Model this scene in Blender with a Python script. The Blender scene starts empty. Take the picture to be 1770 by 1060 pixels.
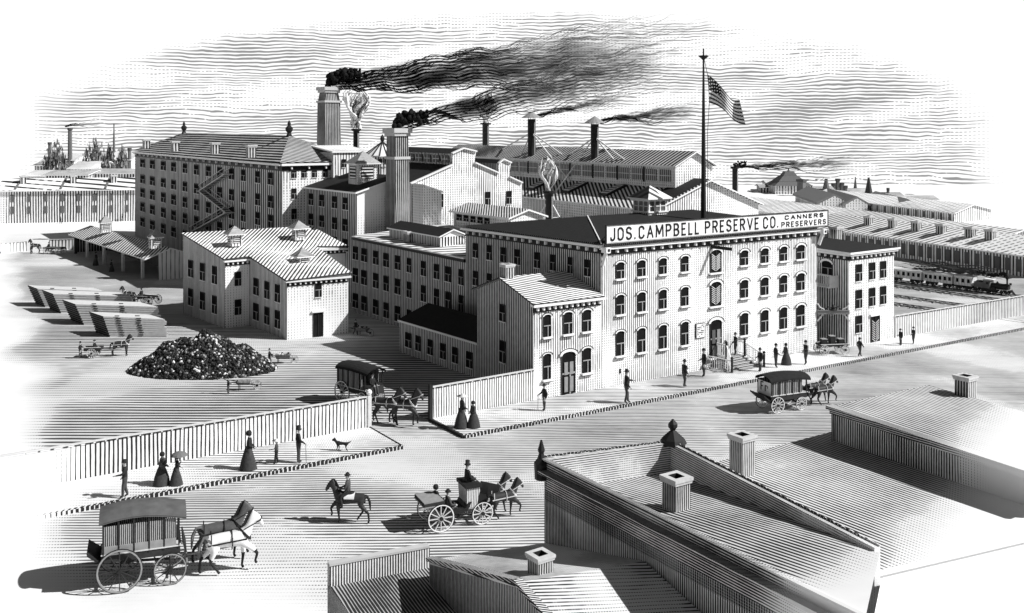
import bpy, math, random
from mathutils import Vector, Matrix
random.seed(7)
R = math.radians
S = bpy.context.scene
COL = S.collection
# ------------------------------------------------------------------ camera, light
F, HY, CX, H = 1711.0, 222.0, 885.0, 16.0       # focal length and horizon in photo pixels, eye height in metres
cam = bpy.data.cameras.new('camera'); co = bpy.data.objects.new('camera', cam); COL.objects.link(co)
co.location = (0, 0, H); co.rotation_euler = (R(90), 0, 0)
cam.sensor_width = 36; cam.lens = 36 * F / 1770; cam.shift_y = -(530 - HY) / 1770; cam.clip_end = 5000
S.camera = co
SUN_EL, SUN_AZ = 40.0, 100.0                     # azimuth clockwise from +Y
sl = bpy.data.lights.new('sun', 'SUN'); so = bpy.data.objects.new('sun', sl); COL.objects.link(so)
sl.energy = 4.9; sl.angle = R(0.5); sl.color = (1, 1, 1)
sd = Vector((math.sin(R(SUN_AZ)) * math.cos(R(SUN_EL)), math.cos(R(SUN_AZ)) * math.cos(R(SUN_EL)), math.sin(R(SUN_EL))))
so.rotation_euler = sd.to_track_quat('Z', 'Y').to_euler(); so.location = (30, 0, 60)
S.view_settings.view_transform = 'Standard'; S.view_settings.look = 'None'
S.view_settings.exposure = 0.25; S.view_settings.gamma = 1

class NT:
    """tiny node helper"""
    def __init__(s, t): s.t = t
    def n(s, typ, **k):
        o = s.t.nodes.new(typ)
        for a, b in k.items(): setattr(o, a, b)
        return o
    def put(s, sock, v):
        if isinstance(v, (int, float, tuple, list)): sock.default_value = v
        else: s.t.links.new(v, sock)
    def m(s, op, a, b=0.0, c=0.0, clamp=False):
        o = s.n('ShaderNodeMath', operation=op, use_clamp=clamp)
        s.put(o.inputs[0], a); s.put(o.inputs[1], b); s.put(o.inputs[2], c)
        return o.outputs[0]
    def smooth(s, v, a, b):
        o = s.n('ShaderNodeMapRange', interpolation_type='SMOOTHSTEP')
        s.put(o.inputs[0], v); s.put(o.inputs[1], a); s.put(o.inputs[2], b); s.put(o.inputs[3], 0.0); s.put(o.inputs[4], 1.0)
        return o.outputs[0]
    def lin(s, v, a, b, c=0.0, d=1.0):
        o = s.n('ShaderNodeMapRange')
        s.put(o.inputs[0], v); s.put(o.inputs[1], a); s.put(o.inputs[2], b); s.put(o.inputs[3], c); s.put(o.inputs[4], d)
        return o.outputs[0]
    def xyz(s, x, y, z=0.0):
        o = s.n('ShaderNodeCombineXYZ'); s.put(o.inputs[0], x); s.put(o.inputs[1], y); s.put(o.inputs[2], z)
        return o.outputs[0]
    def noise(s, vec, scale, detail=2.0, rough=.5):
        o = s.n('ShaderNodeTexNoise'); s.put(o.inputs['Vector'], vec); o.inputs['Scale'].default_value = scale
        o.inputs['Detail'].default_value = detail; o.inputs['Roughness'].default_value = rough
        return o.outputs['Fac']
    def mix(s, f, a, b):
        o = s.n('ShaderNodeMix', data_type='RGBA'); s.put(o.inputs[0], f)
        s.put(o.inputs[6], a); s.put(o.inputs[7], b)
        return o.outputs[2]

W = bpy.data.worlds.new('World'); S.world = W; W.use_nodes = True
W.node_tree.nodes.clear(); n = NT(W.node_tree)
sky = n.n('ShaderNodeTexSky', sky_type='NISHITA', sun_disc=False, sun_elevation=R(SUN_EL), sun_rotation=R(SUN_AZ))
bw = n.n('ShaderNodeRGBToBW'); n.t.links.new(sky.outputs[0], bw.inputs[0])
tc = n.n('ShaderNodeTexCoord'); sp = n.n('ShaderNodeSeparateXYZ'); n.t.links.new(tc.outputs['Generated'], sp.inputs[0])
dx, dy, dz = sp.outputs
high = n.m('MULTIPLY', bw.outputs[0], 0.035)                   # daylight overhead
# banks of thin wavy cloud low over the town, pale veil round them
dist = n.noise(n.xyz(n.m('MULTIPLY', dx, 9.), n.m('MULTIPLY', dz, 30.)), 1.0, 3.0)
dist2 = n.noise(n.xyz(n.m('MULTIPLY', dx, 60.), n.m('MULTIPLY', dz, 12.)), 1.0, 1.0)
lines = n.m('ADD', n.m('DIVIDE', dz, 0.0031), n.m('ADD', n.m('MULTIPLY', dist, 4.6), n.m('MULTIPLY', dist2, .9)))
tri = n.m('MULTIPLY', n.m('PINGPONG', lines, 0.5), 2.0)
cl = n.noise(n.xyz(n.m('MULTIPLY', dx, 5.0), n.m('MULTIPLY', n.m('ADD', dz, n.m('MULTIPLY', dx, -.10)), 26.)), 1.0, 4.0, .6)
ell = n.m('ADD', n.m('POWER', n.m('DIVIDE', dx, .445), 2.0), n.m('POWER', n.m('DIVIDE', n.m('MAXIMUM', dz, 0.0), .119), 2.0))
ell = n.m('ADD', ell, n.m('MULTIPLY', n.m('SUBTRACT', dist2, .5), .16))
mask = n.m('SUBTRACT', 1.0, n.smooth(ell, .82, 1.08))
mask = n.m('MULTIPLY', mask, n.smooth(dy, .2, .4))
tone = n.m('MULTIPLY', mask, n.m('ADD', n.lin(cl, .36, .68, .04, .72), n.m('MULTIPLY', n.m('SUBTRACT', n.noise(n.xyz(n.m('MULTIPLY', dx, 90.), n.m('MULTIPLY', dz, 260.)), 1.0, 2.0), .5), .5)))
ink = n.smooth(n.m('SUBTRACT', tone, tri), -.16, .16)
trb = n.m('MULTIPLY', n.m('PINGPONG', n.m('DIVIDE', dx, .0034), 0.5), 2.0)
dot = n.m('MAXIMUM', n.smooth(tone, .22, .30), n.smooth(trb, .35, .5))
ink = n.m('MULTIPLY', n.m('MULTIPLY', ink, dot), mask)
low = n.m('ADD', 0.27, n.m('MULTIPLY', n.m('SUBTRACT', 1.0, ink), 0.65))
up = n.smooth(dz, .135, .23)
front = n.smooth(dy, -.1, .35)
w_ = n.m('MULTIPLY', n.m('SUBTRACT', 1.0, up), n.m('ADD', .18, n.m('MULTIPLY', front, .82)))
val = n.m('ADD', n.m('MULTIPLY', low, w_), n.m('MULTIPLY', high, up))
bg = n.n('ShaderNodeBackground'); n.put(bg.inputs[0], n.xyz(val, val, val)); bg.inputs[1].default_value = 1.0
wo = n.n('ShaderNodeOutputWorld'); n.t.links.new(bg.outputs[0], wo.inputs[0])

# ------------------------------------------------------------------ helpers
def gp(px, py, z=0.0):                # photo pixel -> plan position at height z
    Y = F * (H - z) / (py - HY); return Vector(((px - CX) / F * Y, Y))
def zat(py, Y): return H - (py - HY) * Y / F
def atY(px, py, Y): return Vector(((px - CX) / F * Y, Y, zat(py, Y)))
U = Vector((.831, .556)); V = Vector((-.556, .831))    # along the street, away from the street
def v3(p, z): return Vector((p[0], p[1], z))
def on_wall(A, B, px, py):
    k = (px - CX) / F; d = B - A
    t = (k * A.y - A.x) / (d.x - k * d.y)
    P = A + d * t
    return P, zat(py, P.y)
def on_plane(p0, p1, p2, px, py):
    nn = (p1 - p0).cross(p2 - p0); o = Vector((0, 0, H)); d = Vector(((px - CX) / F, 1, -(py - HY) / F))
    return o + d * ((p0 - o).dot(nn) / d.dot(nn))
def outward(A, B):
    d = (B - A).normalized(); nn = Vector((d.y, -d.x))
    return nn if nn.dot((A + B) / 2) < 0 else -nn

class MB:
    def __init__(s): s.v = []; s.f = []; s.m = []
    def face(s, pts, m=0):
        i = len(s.v); s.v += [Vector(p) for p in pts]; s.f.append(list(range(i, i + len(pts)))); s.m.append(m)
    def mesh(s, vs, fs, m=0):
        i = len(s.v); s.v += [Vector(p) for p in vs]
        for f in fs: s.f.append([i + k for k in f]); s.m.append(m)
    def hexa(s, b, t, m=0):           # bottom 4, top 4 (ccw from above)
        s.face(b[::-1], m); s.face(t, m); k = len(b)
        for i in range(k): s.face([b[i], b[(i + 1) % k], t[(i + 1) % k], t[i]], m)
    def box(s, c, d, rz=0.0, m=0, rx=0.0, ry=0.0):
        M = Matrix.Translation(c) @ Matrix.Rotation(rz, 4, 'Z') @ Matrix.Rotation(ry, 4, 'Y') @ Matrix.Rotation(rx, 4, 'X')
        x, y, z = d[0] / 2, d[1] / 2, d[2] / 2
        q = [(-x, -y), (x, -y), (x, y), (-x, y)]
        s.hexa([M @ Vector((a, b, -z)) for a, b in q], [M @ Vector((a, b, z)) for a, b in q], m)
    def prism(s, poly, z0, z1, m=0):
        ar = sum(poly[i][0] * poly[(i + 1) % len(poly)][1] - poly[(i + 1) % len(poly)][0] * poly[i][1] for i in range(len(poly)))
        if ar < 0: poly = poly[::-1]
        s.hexa([v3(p, z0) for p in poly], [v3(p, z1) for p in poly], m)
    def slab(s, pts, th, m=0, mside=None):
        pts = [Vector(p) for p in pts]; a = Vector((0, 0, 0))
        for i in range(len(pts)): a += pts[i].cross(pts[(i + 1) % len(pts)])
        if a.z < 0: pts = pts[::-1]
        lo = [p - Vector((0, 0, th)) for p in pts]; k = len(pts)
        s.face(pts, m); s.face(lo[::-1], m)
        for i in range(k): s.face([lo[i], lo[(i + 1) % k], pts[(i + 1) % k], pts[i]], m if mside is None else mside)
    def bar(s, p, q, w, h=None, m=0):   # rectangular bar between two points
        p = Vector(p); q = Vector(q); h = h or w; d = (q - p)
        if d.length < 1e-6: return
        d.normalize(); up = Vector((0, 0, 1)) if abs(d.z) < .95 else Vector((1, 0, 0))
        a = d.cross(up).normalized() * w / 2; b = a.cross(d).normalized() * h / 2
        r = [p - a - b, p + a - b, p + a + b, p - a + b]; t = [x + (q - p) for x in r]
        s.face(r, m); s.face(t[::-1], m)
        for i in range(4): s.face([r[(i + 1) % 4], r[i], t[i], t[(i + 1) % 4]], m)
    def tube(s, path, rad, n=8, m=0, cap=True):
        path = [Vector(p) for p in path]
        if not isinstance(rad, (list, tuple)): rad = [rad] * len(path)
        vs = []; fs = []
        for i, p in enumerate(path):
            d = (path[min(i + 1, len(path) - 1)] - path[max(i - 1, 0)]).normalized()
            up = Vector((0, 0, 1)) if abs(d.z) < .9 else Vector((1, 0, 0))
            a = d.cross(up).normalized(); b = d.cross(a).normalized()
            for k in range(n):
                t = 2 * math.pi * k / n; vs.append(p + (a * math.cos(t) + b * math.sin(t)) * rad[i])
        for i in range(len(path) - 1):
            for k in range(n):
                fs.append([i * n + k, i * n + (k + 1) % n, (i + 1) * n + (k + 1) % n, (i + 1) * n + k])
        if cap: fs.append(list(range(n))); fs.append(list(range((len(path) - 1) * n, len(path) * n))[::-1])
        s.mesh(vs, fs, m)
    def lathe(s, c, prof, n=12, m=0, sx=1, sy=1, rz=0.0):
        vs = []; fs = []
        for r, z in prof:
            for k in range(n):
                t = 2 * math.pi * k / n + rz; vs.append((c[0] + r * math.cos(t) * sx, c[1] + r * math.sin(t) * sy, c[2] + z))
        for i in range(len(prof) - 1):
            for k in range(n): fs.append([i * n + k, i * n + (k + 1) % n, (i + 1) * n + (k + 1) % n, (i + 1) * n + k])
        fs.append(list(range(n))[::-1]); fs.append(list(range((len(prof) - 1) * n, len(prof) * n)))
        s.mesh(vs, fs, m)
    def blob(s, c, r, m=0, jit=.25, sub=1, sq=1.0):
        vs, fs = ICO[sub]
        s.mesh([Vector(c) + Vector((p.x, p.y, p.z * sq)) * r * (1 + random.uniform(-jit, jit)) for p in vs], fs, m)
    def data(s, name, mats, off=Vector((0, 0, 0)), smooth=False):
        me = bpy.data.meshes.new(name)
        me.from_pydata([p - off for p in s.v], [], s.f)
        for mt in (mats if isinstance(mats, (list, tuple)) else [mats]): me.materials.append(mt)
        uv = me.uv_layers.new(name='UVMap'); d = uv.data
        for pi, pl in enumerate(me.polygons):
            pl.material_index = s.m[pi]; pl.use_smooth = smooth
            f = s.f[pi]; nn = pl.normal
            if abs(nn.z) > .93: hx = Vector((1, 0, 0)); vy = Vector((0, 1, 0))
            else:
                hx = Vector((0, 0, 1)).cross(nn).normalized(); vy = nn.cross(hx)
            for li, vi in zip(pl.loop_indices, f):
                p = s.v[vi]; d[li].uv = (p.dot(hx), p.dot(vy))
        return me
    def build(s, name, mats, parent=None, smooth=False, world=True, label=None, loc=None, cat=None, group=None, kind=None):
        off = Vector((0, 0, 0))
        if parent is not None and world:
            q = parent
            while q: off += q.location; q = q.parent
        if parent is None and loc is not None: off = Vector(loc)
        me = s.data(name, mats, off, smooth)
        o = bpy.data.objects.new(name, me); COL.objects.link(o)
        if parent is not None: o.parent = parent
        elif loc is not None: o.location = loc
        tag(o, label, cat, group, kind)
        return o
def tag(o, label=None, cat=None, group=None, kind=None):
    if label: o['label'] = label
    if cat: o['category'] = cat
    if group: o['group'] = group
    if kind: o['kind'] = kind
def thing(name, label, cat, loc, rz=0.0, group=None, scale=1.0):
    o = bpy.data.objects.new(name, None); COL.objects.link(o); o.empty_display_size = .3
    o.location = loc if len(loc) == 3 else (loc[0], loc[1], 0); o.rotation_euler = (0, 0, rz); o.scale = (scale,) * 3
    tag(o, label, cat, group); return o
def inst(name, me, parent, loc=(0, 0, 0), rz=0.0, scale=(1, 1, 1)):
    o = bpy.data.objects.new(name, me); COL.objects.link(o); o.parent = parent
    o.location = loc; o.rotation_euler = (0, 0, rz); o.scale = scale; return o
def make_ico(sub):
    t = (1 + 5 ** .5) / 2
    v = [Vector(p).normalized() for p in [(-1, t, 0), (1, t, 0), (-1, -t, 0), (1, -t, 0), (0, -1, t), (0, 1, t), (0, -1, -t), (0, 1, -t), (t, 0, -1), (t, 0, 1), (-t, 0, -1), (-t, 0, 1)]]
    f = [(0, 11, 5), (0, 5, 1), (0, 1, 7), (0, 7, 10), (0, 10, 11), (1, 5, 9), (5, 11, 4), (11, 10, 2), (10, 7, 6), (7, 1, 8), (3, 9, 4), (3, 4, 2), (3, 2, 6), (3, 6, 8), (3, 8, 9), (4, 9, 5), (2, 4, 11), (6, 2, 10), (8, 6, 7), (9, 8, 1)]
    for _ in range(sub):
        c = {}; g = []
        def mid(a, b):
            k = (min(a, b), max(a, b))
            if k not in c: v.append(((v[a] + v[b]) / 2).normalized()); c[k] = len(v) - 1
            return c[k]
        for a, b, d in f:
            x, y, z = mid(a, b), mid(b, d), mid(d, a); g += [(a, x, z), (b, y, x), (d, z, y), (x, y, z)]
        f = g
    return v, f
ICO = [make_ico(0), make_ico(1), make_ico(2)]

# ------------------------------------------------------------------ materials
def new_mat(name, rough=.85, spec=.15):
    m = bpy.data.materials.new(name); m.use_nodes = True; m.node_tree.nodes.clear(); n = NT(m.node_tree)
    b = n.n('ShaderNodeBsdfPrincipled'); o = n.n('ShaderNodeOutputMaterial'); n.t.links.new(b.outputs[0], o.inputs[0])
    b.inputs['Roughness'].default_value = rough; b.inputs['Specular IOR Level'].default_value = spec
    return m, n, b
MC = {}
def engr(pitch=.16, tone=.4, axis='u', base=.82, ink=.025, wob=.25, tvar=.25, ts=.16, fade='std', stretch=1.0, rot=0.0, dots=.28, soft=.12, mid=0.0):
    """engraved hatching on boards, roofs or earth, heavier to paint shaded walls: pale stuff crossed by fine dark lines of uneven width"""
    key = (round(pitch, 3), tone, axis, base, ink, wob, tvar, ts, fade, stretch, rot, dots, soft, mid)
    if key in MC: return MC[key]
    m, n, b = new_mat('lined_surface')
    uv = n.n('ShaderNodeUVMap'); s = n.n('ShaderNodeSeparateXYZ'); n.t.links.new(uv.outputs[0], s.inputs[0])
    x, y = s.outputs[0], s.outputs[1]
    if rot:
        c_, s_ = math.cos(rot), math.sin(rot)
        x, y = n.m('ADD', n.m('MULTIPLY', x, c_), n.m('MULTIPLY', y, s_)), n.m('SUBTRACT', n.m('MULTIPLY', y, c_), n.m('MULTIPLY', x, s_))
    if axis == 'v': x, y = y, x                       # x: across the lines, y: along the lines
    vec = n.xyz(x, n.m('MULTIPLY', y, .25))
    w = n.noise(vec, .9 / max(pitch, .05) * .16, 2.0)
    a = n.m('ADD', n.m('DIVIDE', x, pitch), n.m('MULTIPLY', n.m('SUBTRACT', w, .5), wob * 4))
    tri = n.m('MULTIPLY', n.m('PINGPONG', a, .5), 2.0)
    trb = n.m('MULTIPLY', n.m('PINGPONG', n.m('DIVIDE', y, pitch * .9 * stretch), .5), 2.0)
    big = n.noise(n.xyz(x, n.m('MULTIPLY', y, 1.0 / max(stretch, 1.0))), ts, 3.0, .55)
    fine = n.noise(n.xyz(n.m('DIVIDE', x, pitch), n.m('MULTIPLY', y, .5 / (pitch * max(stretch, 1)))), .9, 1.0)
    T = n.m('ADD', tone, n.m('MULTIPLY', n.m('SUBTRACT', big, .5), tvar * 4))
    T = n.m('ADD', T, n.m('MULTIPLY', n.m('SUBTRACT', fine, .5), .22))
    T = n.m('MINIMUM', T, .86)
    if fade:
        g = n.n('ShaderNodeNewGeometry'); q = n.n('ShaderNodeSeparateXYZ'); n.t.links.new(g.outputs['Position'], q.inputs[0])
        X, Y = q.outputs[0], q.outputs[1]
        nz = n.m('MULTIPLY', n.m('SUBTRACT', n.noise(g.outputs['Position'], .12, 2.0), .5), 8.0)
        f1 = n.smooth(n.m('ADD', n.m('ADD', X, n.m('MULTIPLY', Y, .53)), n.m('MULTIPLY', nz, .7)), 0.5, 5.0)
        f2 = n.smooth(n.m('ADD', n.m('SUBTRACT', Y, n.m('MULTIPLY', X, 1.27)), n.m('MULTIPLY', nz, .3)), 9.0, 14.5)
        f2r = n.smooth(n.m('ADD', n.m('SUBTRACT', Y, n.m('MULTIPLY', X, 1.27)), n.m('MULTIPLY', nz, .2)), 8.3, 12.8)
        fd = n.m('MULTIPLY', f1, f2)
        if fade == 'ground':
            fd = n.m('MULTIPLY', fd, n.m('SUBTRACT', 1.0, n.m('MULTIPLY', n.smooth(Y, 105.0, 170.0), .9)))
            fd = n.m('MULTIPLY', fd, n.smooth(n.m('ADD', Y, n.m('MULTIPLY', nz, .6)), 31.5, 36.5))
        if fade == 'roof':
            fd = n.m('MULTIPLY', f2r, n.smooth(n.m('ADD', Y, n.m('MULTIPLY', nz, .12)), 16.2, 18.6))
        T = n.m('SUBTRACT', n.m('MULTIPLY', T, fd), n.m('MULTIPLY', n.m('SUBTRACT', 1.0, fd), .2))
    ln = n.smooth(n.m('SUBTRACT', T, tri), -soft, soft)
    if dots:
        dt = n.m('MAXIMUM', n.smooth(T, dots - .04, dots + .06), n.smooth(trb, .3, .5))
        ln = n.m('MULTIPLY', ln, dt)
    gr = n.noise(uv.outputs[0], 2.2, 3.0)
    bs = n.m('MULTIPLY', base, n.m('ADD', .94, n.m('MULTIPLY', gr, .1)))
    if mid and fade:                       # base colour greyed in uneven patches, most towards the middle of the works
        sm = n.lin(n.noise(n.xyz(n.m('MULTIPLY', X, .05), n.m('MULTIPLY', Y, .22)), 1.0, 4.0, .6), .3, .7, .35, 1.3)
        bs = n.m('MULTIPLY', bs, n.m('SUBTRACT', 1.0, n.m('MULTIPLY', n.m('MULTIPLY', fd, mid), sm)))
    n.put(b.inputs['Base Color'], n.mix(ln, n.xyz(bs, bs, bs), (ink, ink, ink, 1)))
    MC[key] = m; return m
def plain(name, v, rough=.8, var=.25, scale=3.0, spec=.2, col=None):
    if name in MC: return MC[name]
    m, n, b = new_mat(name, rough, spec)
    t = n.n('ShaderNodeTexCoord'); f = n.noise(t.outputs['Object'], scale, 3.0)
    q = n.m('MULTIPLY', v, n.m('ADD', 1 - var / 2, n.m('MULTIPLY', f, var)))
    n.put(b.inputs['Base Color'], n.xyz(q, q, q)); MC[name] = m; return m
def wallm(Y, tone=.42, tvar=.16, ts=.12, base=.82, k=1.0): return engr(round(.0029 * Y * k, 2), tone, 'u', base, tvar=tvar, ts=ts)
def roofm(Y, tone=.5, axis='v', tvar=.12, fade='std', k=1.0): return engr(round(.0031 * Y * k, 2), tone, axis, .8, tvar=tvar, ts=.2, fade=fade)
WHITE = plain('white_paint', .84, .6, .05); BLACK = plain('black_iron', .02, .6, .5); GLASS = plain('dark_glass', .015, .5, 1.2, 1.5, .0); SASH = plain('grey_sash', .34, .7, .4, 4.0)
TAR = plain('tarred_roof', .018, .9, 1.2, 6.0); DARK = plain('dark_cloth', .035, .9, .8, 8.0); MIDG = plain('grey_cloth', .16, .9, .5, 8.0)
SKIN = plain('skin', .55, .6, .1); PALEW = plain('pale_wood', .62, .8, .4, 4.0); GREYW = plain('grey_wood', .28, .85, .6, 5.0)
BRICKD = engr(.09, .55, 'u', .7, tvar=.3, ts=.6, dots=0)
STEAM = plain('white_steam', .85, 1.0, .05); SMOKE = plain('coal_smoke', .02, 1.0, .8, 1.0, 0.0); SMOKEG = plain('thin_smoke', .07, 1.0, .5, 1.0, 0.0)

# ------------------------------------------------------------------ building pieces
WC = {}
def win_parts(style, w, h):
    k = (style, round(w, 2), round(h, 2))
    if k in WC: return WC[k]
    w, h = k[1], k[2]; fr = MB(); gl = MB(); ex = []
    t = max(.035, w * .07)
    # local: x along wall, -y outward, z up, origin at centre
    arch = style in ('hood', 'arch_door')
    def ring(sc, z_off=0):
        pts = [(-w / 2 * sc, -h / 2), (w / 2 * sc, -h / 2)]
        if arch:
            for i in range(9):
                a = math.pi * i / 8; pts.append((w / 2 * sc * math.cos(a), h / 2 - w * .22 + w * .22 * math.sin(a) * sc))
        else: pts += [(w / 2 * sc, h / 2), (-w / 2 * sc, h / 2)]
        return pts
    pts = ring(1)
    gl.face([(x, -.02, z) for x, z in pts]); 
    for i in range(len(pts)):
        a, b = pts[i], pts[(i + 1) % len(pts)]
        fr.bar((a[0], -.03, a[1]), (b[0], -.03, b[1]), .06, t, 1)
    if style in ('hood', 'plain'):
        fr.bar((-w / 2, -.05, 0), (w / 2, -.05, 0), .05, max(.035, h * .035), 0)
        fr.bar((w * .12, -.045, -h / 2), (w * .12, -.045, 0), .04, w * .10, 0)
    elif style == 'door':
        fr.bar((0, -.045, -h / 2), (0, -.045, h / 2), .04, t * .8, 1)
        fr.box((0, -.08, h / 2 + .08), (w * 1.35, .16, .14))
    elif style in ('arch_door', 'shutter'):
        pass
    parts = [('frame', fr.data('frame', [SASH if style != 'door' else WHITE, BLACK])), ('glass', gl.data('glass', GLASS))]
    if style == 'hood' or style == 'arch_door':
        hd = MB(); n_ = 8; r0 = w / 2 + .02; 
        for i in range(n_):
            a0 = math.pi * i / n_; a1 = math.pi * (i + 1) / n_
            zc = h / 2 - w * .22
            q = lambda a, e: (-(r0 + e) * math.cos(a), zc + (w * .22 + e) * math.sin(a) + .02)
            p = [q(a0, 0), q(a1, 0), q(a1, w * .22), q(a0, w * .22)]
            b_ = [(x, -.10, z) for x, z in p]; f_ = [(x, 0.0, z) for x, z in p]
            hd.face(b_[::-1]); 
            for j in range(4): hd.face([b_[j], b_[(j + 1) % 4], f_[(j + 1) % 4], f_[j]])
        o_ = [(-(r0 + w * .22) * math.cos(math.pi * i / 8), h / 2 - w * .22 + (w * .44) * math.sin(math.pi * i / 8) + .02) for i in range(9)]
        for i in range(8): hd.bar((o_[i][0], -.11, o_[i][1]), (o_[i + 1][0], -.11, o_[i + 1][1]), .04, .03, 1)
        parts.append(('hood', hd.data('hood', [WHITE, BLACK])))
        sl_ = MB(); sl_.box((0, -.09, -h / 2 - .06), (w * 1.35, .18, .11)); sl_.box((0, -.085, -h / 2 - .135), (w * 1.35, .17, .035), m=1)
        parts.append(('sill', sl_.data('sill', [WHITE, BLACK])))
    if style == 'plain':
        sl_ = MB(); sl_.box((0, -.05, -h / 2 - .04), (w * 1.15, .10, .05)); parts.append(('sill', sl_.data('sill', WHITE)))
    if style in ('shutter', 'arch_door'):
        sh = MB(); k2 = 9
        for i in range(k2):
            z0 = -h / 2 + .1 + (h - w * .35 - .15) * i / k2
            for sx in (-1, 1): sh.bar((0, -.05, z0 + (0)), (sx * w * .42, -.05, z0 + w * .25 * 1), .03, .045, 0)
        sh.bar((0, -.06, -h / 2), (0, -.06, h / 2 - .05), .03, .05, 1)
        parts.append(('door_leaf', sh.data('door_leaf', [PALEW, BLACK])))
    WC[k] = parts; return parts
def put_window(root, P, z, nrm, w, h, style='plain', name='window'):
    parts = win_parts(style, w, h)
    rz = math.atan2(nrm.y, nrm.x) + math.pi / 2
    L = v3(P, z) - root.location
    o = inst(name, parts[0][1], root, L, rz)
    for nm, me in parts[1:]: inst(nm, me, o)
    return o
def windows(root, A, B, cols, rows, wpx=8.0, w=None, h=None, style='plain', skip=(), name='window', ratio=.46):
    nrm = outward(A, B)
    for ri, r in enumerate(rows):
        Pr, z = on_wall(A, B, r[0], r[1]); hh = h or r[2] * Pr.y / F
        for ci, px in enumerate(cols):
            if (ci, ri) in skip: continue
            P, _ = on_wall(A, B, px, 300)
            dd = (B - A).normalized(); fs = abs(dd.x - (px - CX) / F * dd.y)
            put_window(root, P, z, nrm, w or round(wpx / F * P.y / fs, 1), round(hh, 1), style, name)
def rect_frame(A, B, W_):   # A,B front line, extends away (nrm) by W_
    n_ = -outward(A, B); return [A, B, B + n_ * W_, A + n_ * W_]
def gable_roof_block(root, A, B, e, width, zw, zr, wm, rm, ov=.25, frac=.5, z0=0.0, fm=None, endm=None, th=.14):
    """eave line A->B, ridge parallel, building extends along unit vector e by width"""
    C_, D_ = B + e * width, A + e * width; rA, rB = A + e * width * frac, B + e * width * frac
    m = MB()
    for a, b in ((A, B), (C_, D_)): m.face([v3(a, z0), v3(b, z0), v3(b, zw), v3(a, zw)])
    for a, r, c in ((B, rB, C_), (A, rA, D_)): m.face([v3(a, z0), v3(c, z0), v3(c, zw), v3(r, zr - .02), v3(a, zw)])
    m.build('wall', wm, root)
    d = (B - A).normalized() * ov; q = MB()
    sl1 = (zr - zw) / (width * frac) if frac > 0 else 0; sl2 = (zr - zw) / (width * (1 - frac)) if frac < 1 else 0
    if frac > 0: q.slab([v3(A - d - e * ov, zw - sl1 * ov + th), v3(B + d - e * ov, zw - sl1 * ov + th), v3(rB + d, zr + th), v3(rA - d, zr + th)], th, 0, 1)
    if frac < 1: q.slab([v3(rA - d, zr + th), v3(rB + d, zr + th), v3(C_ + d + e * ov, zw - sl2 * ov + th), v3(D_ - d + e * ov, zw - sl2 * ov + th)], th, 0, 1)
    q.build('roof', [rm, fm or WHITE], root)
def cupola(root, c, zb, w, hb, hr, rz=None, over=1.35, bodym=None, name='cupola', tall_base=0.0):
    rz = math.atan2(U.y, U.x) if rz is None else rz
    b = MB(); b.box((c[0], c[1], zb + hb / 2), (w, w, hb), rz)
    o = b.build(name, bodym or wallm(85, .3), root)
    r = MB(); M = Matrix.Translation((c[0], c[1], zb + hb)) @ Matrix.Rotation(rz, 4, 'Z'); k = w * over / 2
    q = [M @ Vector((x * k, y * k, 0)) for x, y in ((-1, -1), (1, -1), (1, 1), (-1, 1))]; q2 = [p + Vector((0, 0, .08)) for p in q]
    r.hexa(q, q2, 1); ap = M @ Vector((0, 0, hr))
    for i in range(4): r.face([q2[i], q2[(i + 1) % 4], ap], 0)
    r.build('cupola_roof', [roofm(40, .62), WHITE], o)
    l = MB(); t_ = w * .36
    for i in range(4):
        a = rz + i * math.pi / 2; nx, ny = math.cos(a), math.sin(a); z1 = zb + hb * .58
        cc = Vector((c[0] + nx * w * .5, c[1] + ny * w * .5, z1))
        l.box(cc + Vector((nx, ny, 0)) * .01, (.03, w * .66, hb * .62), a, 1)
        for j in range(4): l.box(cc + Vector((nx * .03, ny * .03, -hb * .24 + hb * .16 * j)), (.04, w * .6, hb * .06), a, 0)
    l.build('louvre', [WHITE, BLACK], o)
    return o
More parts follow.
